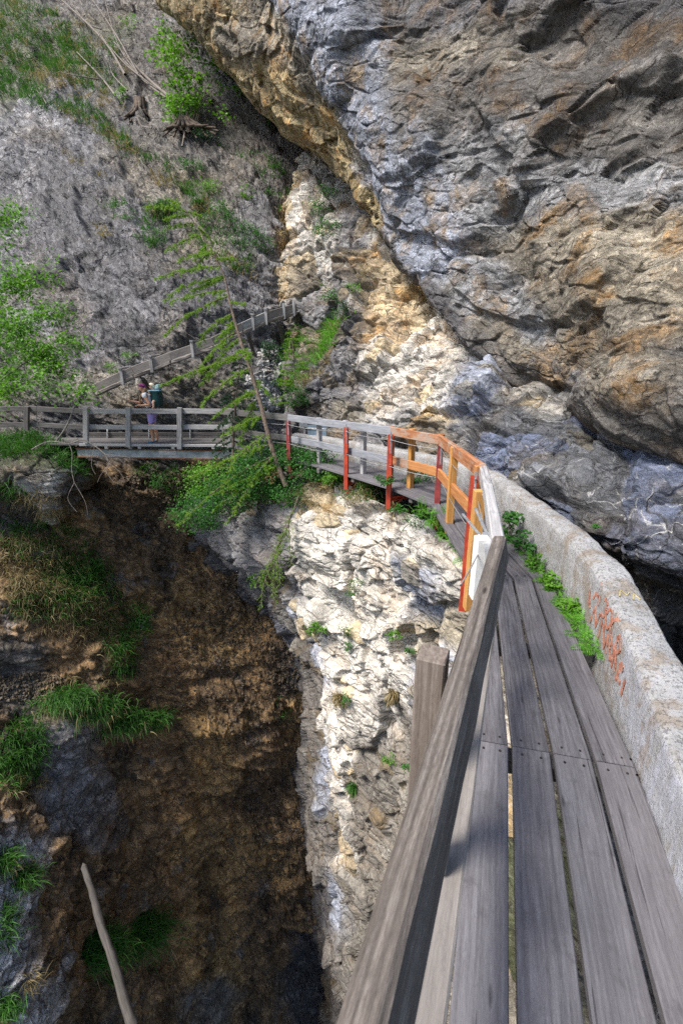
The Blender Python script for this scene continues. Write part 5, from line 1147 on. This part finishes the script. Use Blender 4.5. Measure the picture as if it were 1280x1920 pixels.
# ------------------------------------------------------------------ hiker and child
def skin(name,verts,edges,mat,parent,loc,root=0,sub=2):
    """verts: (x,y,z,r[,r2])"""
    me=bpy.data.meshes.new(name); me.from_pydata([v[:3] for v in verts],edges,[]); ob=bpy.data.objects.new(name,me); COL.objects.link(ob); ob.location=loc
    m=ob.modifiers.new('s','SKIN'); m.use_smooth_shade=True
    for i,v in enumerate(verts):
        sv=me.skin_vertices[0].data[i]; sv.radius=(v[3],v[4] if len(v)>4 else v[3]); sv.use_root=(i==root)
    s=ob.modifiers.new('d','SUBSURF'); s.levels=sub; s.render_levels=sub
    dg=bpy.context.evaluated_depsgraph_get(); dg.update(); nm=bpy.data.meshes.new_from_object(ob.evaluated_get(dg)); nm.materials.clear(); nm.materials.append(mat)
    bpy.data.objects.remove(ob); o=bpy.data.objects.new(name,nm); nm.name=name; o.location=loc; link(o,parent)
    for p_ in nm.polygons: p_.use_smooth=True
    return o
M['skin']=plain('tanned_skin',(.62,.32,.20),.5,0,.4,.08,8,.02)
M['skinarm']=plain('fair_skin',(.66,.42,.33),.5,0,.4,.08,8,.02)
M['hair']=plain('dark_blond_hair',(.33,.19,.09),.6,0,.4,.35,40,.3)
M['blond']=plain('white_blond_hair',(.74,.64,.46),.6,0,.4,.15,40,.3)
M['shirt']=plain('white_cotton',(.78,.77,.80),.8,0,.2,.06,9,.1)
M['lilac']=plain('lilac_stretch_shorts',(.42,.33,.74),.7,0,.2,.08,9,.05)
M['shoe']=plain('blue_shoe',(.06,.16,.27),.6,0,.3,.3,20,.1)
M['teal']=plain('dark_teal_nylon',(.012,.065,.06),.6,0,.3,.3,15,.15)
M['paleblue']=plain('pale_blue_padding',(.26,.42,.48),.7,0,.3,.12,20,.1)
M['strap']=plain('black_blue_strap',(.015,.025,.04),.6)
t=NT('purple_bandana'); v=t.coord(); w_=t.vor(v,28,'F1'); c_=t.mix(t.rng(w_,.25,.4,1,0),(.15,.012,.10),(.50,.22,.42)); M['bandana']=t.fin(c_,.8)
org=Vector(PY(291,831,YB+.42)); 
pw=empty('person',org,'woman in purple bandana, white shirt and lilac shorts leaning on the bridge rail, pointing left','person')
# body: head, neck, torso, arms with hands, legs, one continuous surface
v=[];e=[]
def add(p,r,par=None,r2=None):
    v.append((p[0],p[1],p[2],r,r2 or r)); 
    if par is not None: e.append((par,len(v)-1))
    return len(v)-1
pel=add((.02,0,.90),.115,None,.15); wa=add((.0,0,1.06),.095,pel,.125); ch=add((-.06,0,1.24),.10,wa,.15); nb=add((-.10,0,1.38),.06,ch,.09); nk=add((-.135,0,1.44),.045,nb)
h1=add((-.165,0,1.495),.062,nk); h2=add((-.18,0,1.545),.082,h1,.072); h3=add((-.175,0,1.60),.068,h2,.062)
for s,(sh,el,wr,hd) in {-1:((-.09,-.16,1.36),(.07,-.20,1.10),(-.16,-.21,1.085),(-.24,-.21,1.08)),1:((-.12,.15,1.35),(-.34,.16,1.13),(-.55,.08,1.18),(-.62,.06,1.205))}.items():
    a=add(sh,.052,nb); m=add(tuple((np.array(sh)*.5+np.array(el)*.5)),.046,a); a=add(el,.038,m); m=add(tuple(np.array(el)*.5+np.array(wr)*.5),.034,a); a=add(wr,.024,m); pa=add(hd,.032,a,.018)
    dx=np.array(hd)-np.array(wr); dx/=np.linalg.norm(dx)
    for k,(oy,ln,cu) in enumerate(((-.026,.075,0),(-.009,.085,.3),(.009,.08,.5),(.026,.06,.6))):
        b=np.array(hd)+dx*.025+np.array([0,oy,0.004]); f1=add(tuple(b+dx*.01),.009,pa); 
        up1=np.array([0,0,-cu*.7 if s<0 or k>0 else .1]); f2=add(tuple(b+dx*ln*.5+up1*ln*.5),.008,f1); f3=add(tuple(b+dx*ln*.9+up1*ln*1.3),.0065,f2)
    b=np.array(wr)*.6+np.array(hd)*.4; t1=add(tuple(b+np.array([0,-.0,.028])),.010,pa); t2=add(tuple(b+dx*.045+np.array([0,-.005,.045])),.008,t1)
for s in (-1,1):
    hp=add((.015,s*.085,.84),.095,pel); th=add((.0,s*.088,.66),.078,hp); kn=add((-.015+.02*s,s*.085,.47),.056,th); ca=add((.02+.03*s,s*.083,.33),.054,kn); an=add((.025+.03*s,s*.08,.09),.036,ca); ft=add((-.04+.03*s,s*.08,.045),.038,an); toe=add((-.13+.03*s,s*.082,.03),.03,ft)
body=skin('body',v,e,M['skin'],pw,org)
# face details
def ball(name,c,r,mat,parent,loc,sc=(1,1,1),seg=14):
    bm=bmesh.new(); bmesh.ops.create_uvsphere(bm,u_segments=seg,v_segments=seg//2+2,radius=r); bmesh.ops.scale(bm,vec=sc,verts=bm.verts); bmesh.ops.translate(bm,vec=c,verts=bm.verts)
    me=bpy.data.meshes.new(name); bm.to_mesh(me); bm.free(); me.materials.append(mat)
    for p_ in me.polygons: p_.use_smooth=True
    o=bpy.data.objects.new(name,me); o.location=loc; link(o,parent); return o
M['dark']=plain('dark_iris',(.02,.015,.012),.3); M['lip']=plain('lips',(.45,.14,.12),.5)
ball('nose',(-.262,0,1.535),.014,M['skin'],pw,org,(1.3,.8,1.2)); ball('mouth',(-.245,0,1.503),.014,M['lip'],pw,org,(.5,1.4,.4))
for s in (-1,1): ball('eye',(-.247,s*.03,1.556),.010,M['dark'],pw,org,(.6,1.2,.6)); ball('ear',(-.165,s*.078,1.545),.02,M['skin'],pw,org,(.7,.4,1.2))
# bandana over the crown
bd=ball('bandana',(-.17,0,1.585),.098,M['bandana'],pw,org,(1.05,.92,.78),20)
bm=bmesh.new(); bm.from_mesh(bd.data); bmesh.ops.delete(bm,geom=[q for q in bm.verts if q.co.z<1.568-(q.co.x+.17)*.25],context='VERTS'); bm.to_mesh(bd.data); bm.free()
sd=bd.modifiers.new('t','SOLIDIFY'); sd.thickness=.006
ball('bandana_knot',(-.075,0,1.57),.025,M['bandana'],pw,org,(1.2,1,.8))
# hair: nape plus long tress falling forward over the shoulder
hv=[(-.11,0,1.56,.07,.075),(-.085,-.02,1.48,.055),(-.12,-.07,1.42,.035),(-.19,-.10,1.34,.032),(-.225,-.11,1.22,.030),(-.235,-.11,1.12,.022),(-.235,-.11,1.08,.01)]
skin('hair',hv,[(i,i+1) for i in range(6)],M['hair'],pw,org)
# shirt
sv=[(.0,0,1.00,.125,.155),(-.005,0,1.08,.115,.145),(-.06,0,1.24,.125,.17),(-.10,0,1.365,.075,.12),(-.085,-.165,1.355,.066),(-.03,-.185,1.27,.062),(-.12,.16,1.345,.066),(-.19,.165,1.27,.06)]
skin('shirt',sv,[(0,1),(1,2),(2,3),(3,4),(4,5),(3,6),(6,7)],M['shirt'],pw,org)
sv=[(.02,0,.965,.125,.155),(.022,0,.89,.125,.155),(.015,-.087,.82,.105),(.0,-.088,.66,.088),(-.01,-.088,.54,.076),(.015,.087,.82,.105),(.0,.088,.66,.088),(.0,.088,.54,.076)]
skin('shorts',sv,[(0,1),(1,2),(2,3),(3,4),(1,5),(5,6),(6,7)],M['lilac'],pw,org)
for s in (-1,1):
    skin('shoe',[(.03+.03*s,s*.08,.06,.048),(-.03+.03*s,s*.08,.045,.048,.042),(-.10+.03*s,s*.082,.04,.042,.036),(-.15+.03*s,s*.083,.035,.028)],[(0,1),(1,2),(2,3)],M['shoe'],pw,org)
# carrier
cr=empty('child_carrier',org+Vector((.12,0,1.1)),'dark teal child carrier backpack worn by the woman on the bridge','backpack')
def shell(name,secs,mat,parent,loc):
    V=[];F=[];n=16
    for (cx,cz,rx,ry) in secs:
        for k in range(n):
            a=k/n*2*math.pi; c=math.cos(a);s_=math.sin(a); c=abs(c)**.55*np.sign(c); s_=abs(s_)**.55*np.sign(s_); V.append((cx+rx*c,ry*s_,cz))
    for i in range(len(secs)-1):
        for k in range(n): F.append((i*n+k,i*n+(k+1)%n,i*n+n+(k+1)%n,i*n+n+k))
    me=bpy.data.meshes.new(name); me.from_pydata(V,[],F+[tuple(range(n-1,-1,-1))]); me.materials.append(mat)
    for p_ in me.polygons: p_.use_smooth=True
    o=bpy.data.objects.new(name,me); o.location=loc; link(o,parent); s=o.modifiers.new('t','SOLIDIFY'); s.thickness=.012; return o
shell('seat_pouch',[(.20,1.04,.09,.12),(.20,1.08,.11,.145),(.20,1.25,.125,.15),(.19,1.42,.15,.155),(.19,1.46,.155,.16)],M['teal'],cr,org)
shell('rim_pad',[(.19,1.455,.155,.16),(.19,1.475,.172,.176),(.19,1.49,.16,.165)],M['paleblue'],cr,org)
shell('headrest',[(.27,1.48,.06,.12),(.285,1.54,.075,.13),(.29,1.61,.06,.11),(.285,1.64,.03,.07)],M['paleblue'],cr,org)
for s in (-1,1):
    skin('frame_tube',[(.09,s*.14,1.02,.011),(.10,s*.15,1.25,.011),(.12,s*.16,1.46,.011),(.30,s*.15,1.48,.011),(.33,s*.13,1.30,.011),(.30,s*.12,1.04,.011)],[(0,1),(1,2),(2,3),(3,4),(4,5)],M['strap'],cr,org,0,1)
    skin('shoulder_strap',[(.06,s*.11,1.40,.022,.012),(-.03,s*.12,1.435,.022,.012),(-.13,s*.135,1.40,.022,.012),(-.165,s*.14,1.30,.02,.012),(-.10,s*.155,1.17,.018,.012),(.06,s*.14,1.10,.018,.012)],[(0,1),(1,2),(2,3),(3,4),(4,5)],M['strap'],cr,org,0,1)
skin('hip_belt',[(.09,-.10,1.02,.03),(-.03,-.155,.99,.03),(-.13,-.08,.98,.026),(-.14,.08,.98,.026),(-.03,.155,.99,.03),(.09,.10,1.02,.03)],[(0,1),(1,2),(2,3),(3,4),(4,5)],M['strap'],cr,org,0,1)
# child
ck=empty('person',org+Vector((.19,0,1.12)),'toddler with white-blond hair sitting in the carrier on the woman\'s back','person')
v=[];e=[]
pel=add((.2,0,1.16),.075,None,.085); c1=add((.19,0,1.30),.075,pel,.09); n1=add((.165,0,1.44),.04,c1); n2=add((.14,0,1.50),.035,n1); a=add((.10,0,1.55),.062,n2); a=add((.09,0,1.60),.068,a); 
for s in (-1,1):
    q=add((.17,s*.09,1.40),.035,c1); q=add((.10,s*.12,1.34),.028,q); q=add((.06,s*.10,1.42),.022,q); hd=add((.04,s*.09,1.46),.02,q)
    for k in range(4): f=add((.025,s*.09+(k-1.5)*.010,1.475),.005,hd); add((.012,s*.09+(k-1.5)*.011,1.485+.003*k),.0045,f)
    f=add((.04,s*.07,1.475),.005,hd)
    q=add((.17,s*.13,1.20),.045,pel); q=add((.15,s*.175,1.17),.038,q); q=add((.17,s*.185,1.06),.03,q); q=add((.15,s*.185,1.02),.024,q); add((.11,s*.185,1.01),.018,q)
skin('body',v,e,M['skinarm'],ck,org)
hh_=ball('hair',(.10,0,1.605),.082,M['blond'],ck,org,(1.05,.95,.95),18)
bm=bmesh.new(); bm.from_mesh(hh_.data); bmesh.ops.delete(bm,geom=[q for q in bm.verts if q.co.z<1.585-(q.co.x-.10)*.9],context='VERTS'); bm.to_mesh(hh_.data); bm.free(); hh_.modifiers.new('t','SOLIDIFY').thickness=.008
for s in (-1,1): ball('eye',(.028,s*.025,1.59),.008,M['dark'],ck,org); ball('ear',(.10,s*.068,1.575),.014,M['skinarm'],ck,org,(.7,.4,1.2))
ball('nose',(.02,0,1.572),.009,M['skinarm'],ck,org); ball('mouth',(.028,0,1.552),.009,M['lip'],ck,org,(.5,1.4,.4))
skin('shirt',[(.2,0,1.18,.085,.098),(.19,0,1.30,.085,.10),(.17,0,1.42,.055,.075),(.17,-.09,1.40,.045),(.13,-.11,1.36,.038),(.17,.09,1.40,.045),(.13,.11,1.36,.038)],[(0,1),(1,2),(2,3),(3,4),(2,5),(5,6)],M['paleblue'],ck,org)
# ------------------------------------------------------------------ light
SUN_EL=math.radians(54); SUN_DIR=Vector((-.80,-.38,0)).normalized()*math.cos(SUN_EL)+Vector((0,0,math.sin(SUN_EL)))
ld=bpy.data.lights.new('sun','SUN'); ld.energy=2.5; ld.angle=math.radians(17); ld.color=(1,.95,.88)
lo=bpy.data.objects.new('sun',ld); COL.objects.link(lo); lo.rotation_euler=SUN_DIR.to_track_quat('Z','Y').to_euler()
w=bpy.data.worlds.new('World'); scene.world=w; w.use_nodes=True; nt=w.node_tree; nt.nodes.clear()
so=nt.nodes.new('ShaderNodeOutputWorld'); bg=nt.nodes.new('ShaderNodeBackground'); sk=nt.nodes.new('ShaderNodeTexSky')
sk.sky_type='NISHITA'; sk.sun_disc=False; sk.sun_elevation=SUN_EL; sk.sun_rotation=math.atan2(SUN_DIR.x,SUN_DIR.y)
sk.air_density=1.0; sk.dust_density=2.0; sk.ozone_density=1.0
nt.links.new(sk.outputs[0],bg.inputs[0]); bg.inputs[1].default_value=.085; nt.links.new(bg.outputs[0],so.inputs[0])
scene.view_settings.view_transform='Standard'; scene.view_settings.look='None'; scene.view_settings.exposure=1.35; scene.view_settings.gamma=1
scene.cycles.max_bounces=6; scene.cycles.diffuse_bounces=3; scene.cycles.use_adaptive_sampling=True; scene.cycles.adaptive_threshold=.008; scene.cycles.use_denoising=False; scene.cycles.sample_clamp_indirect=3
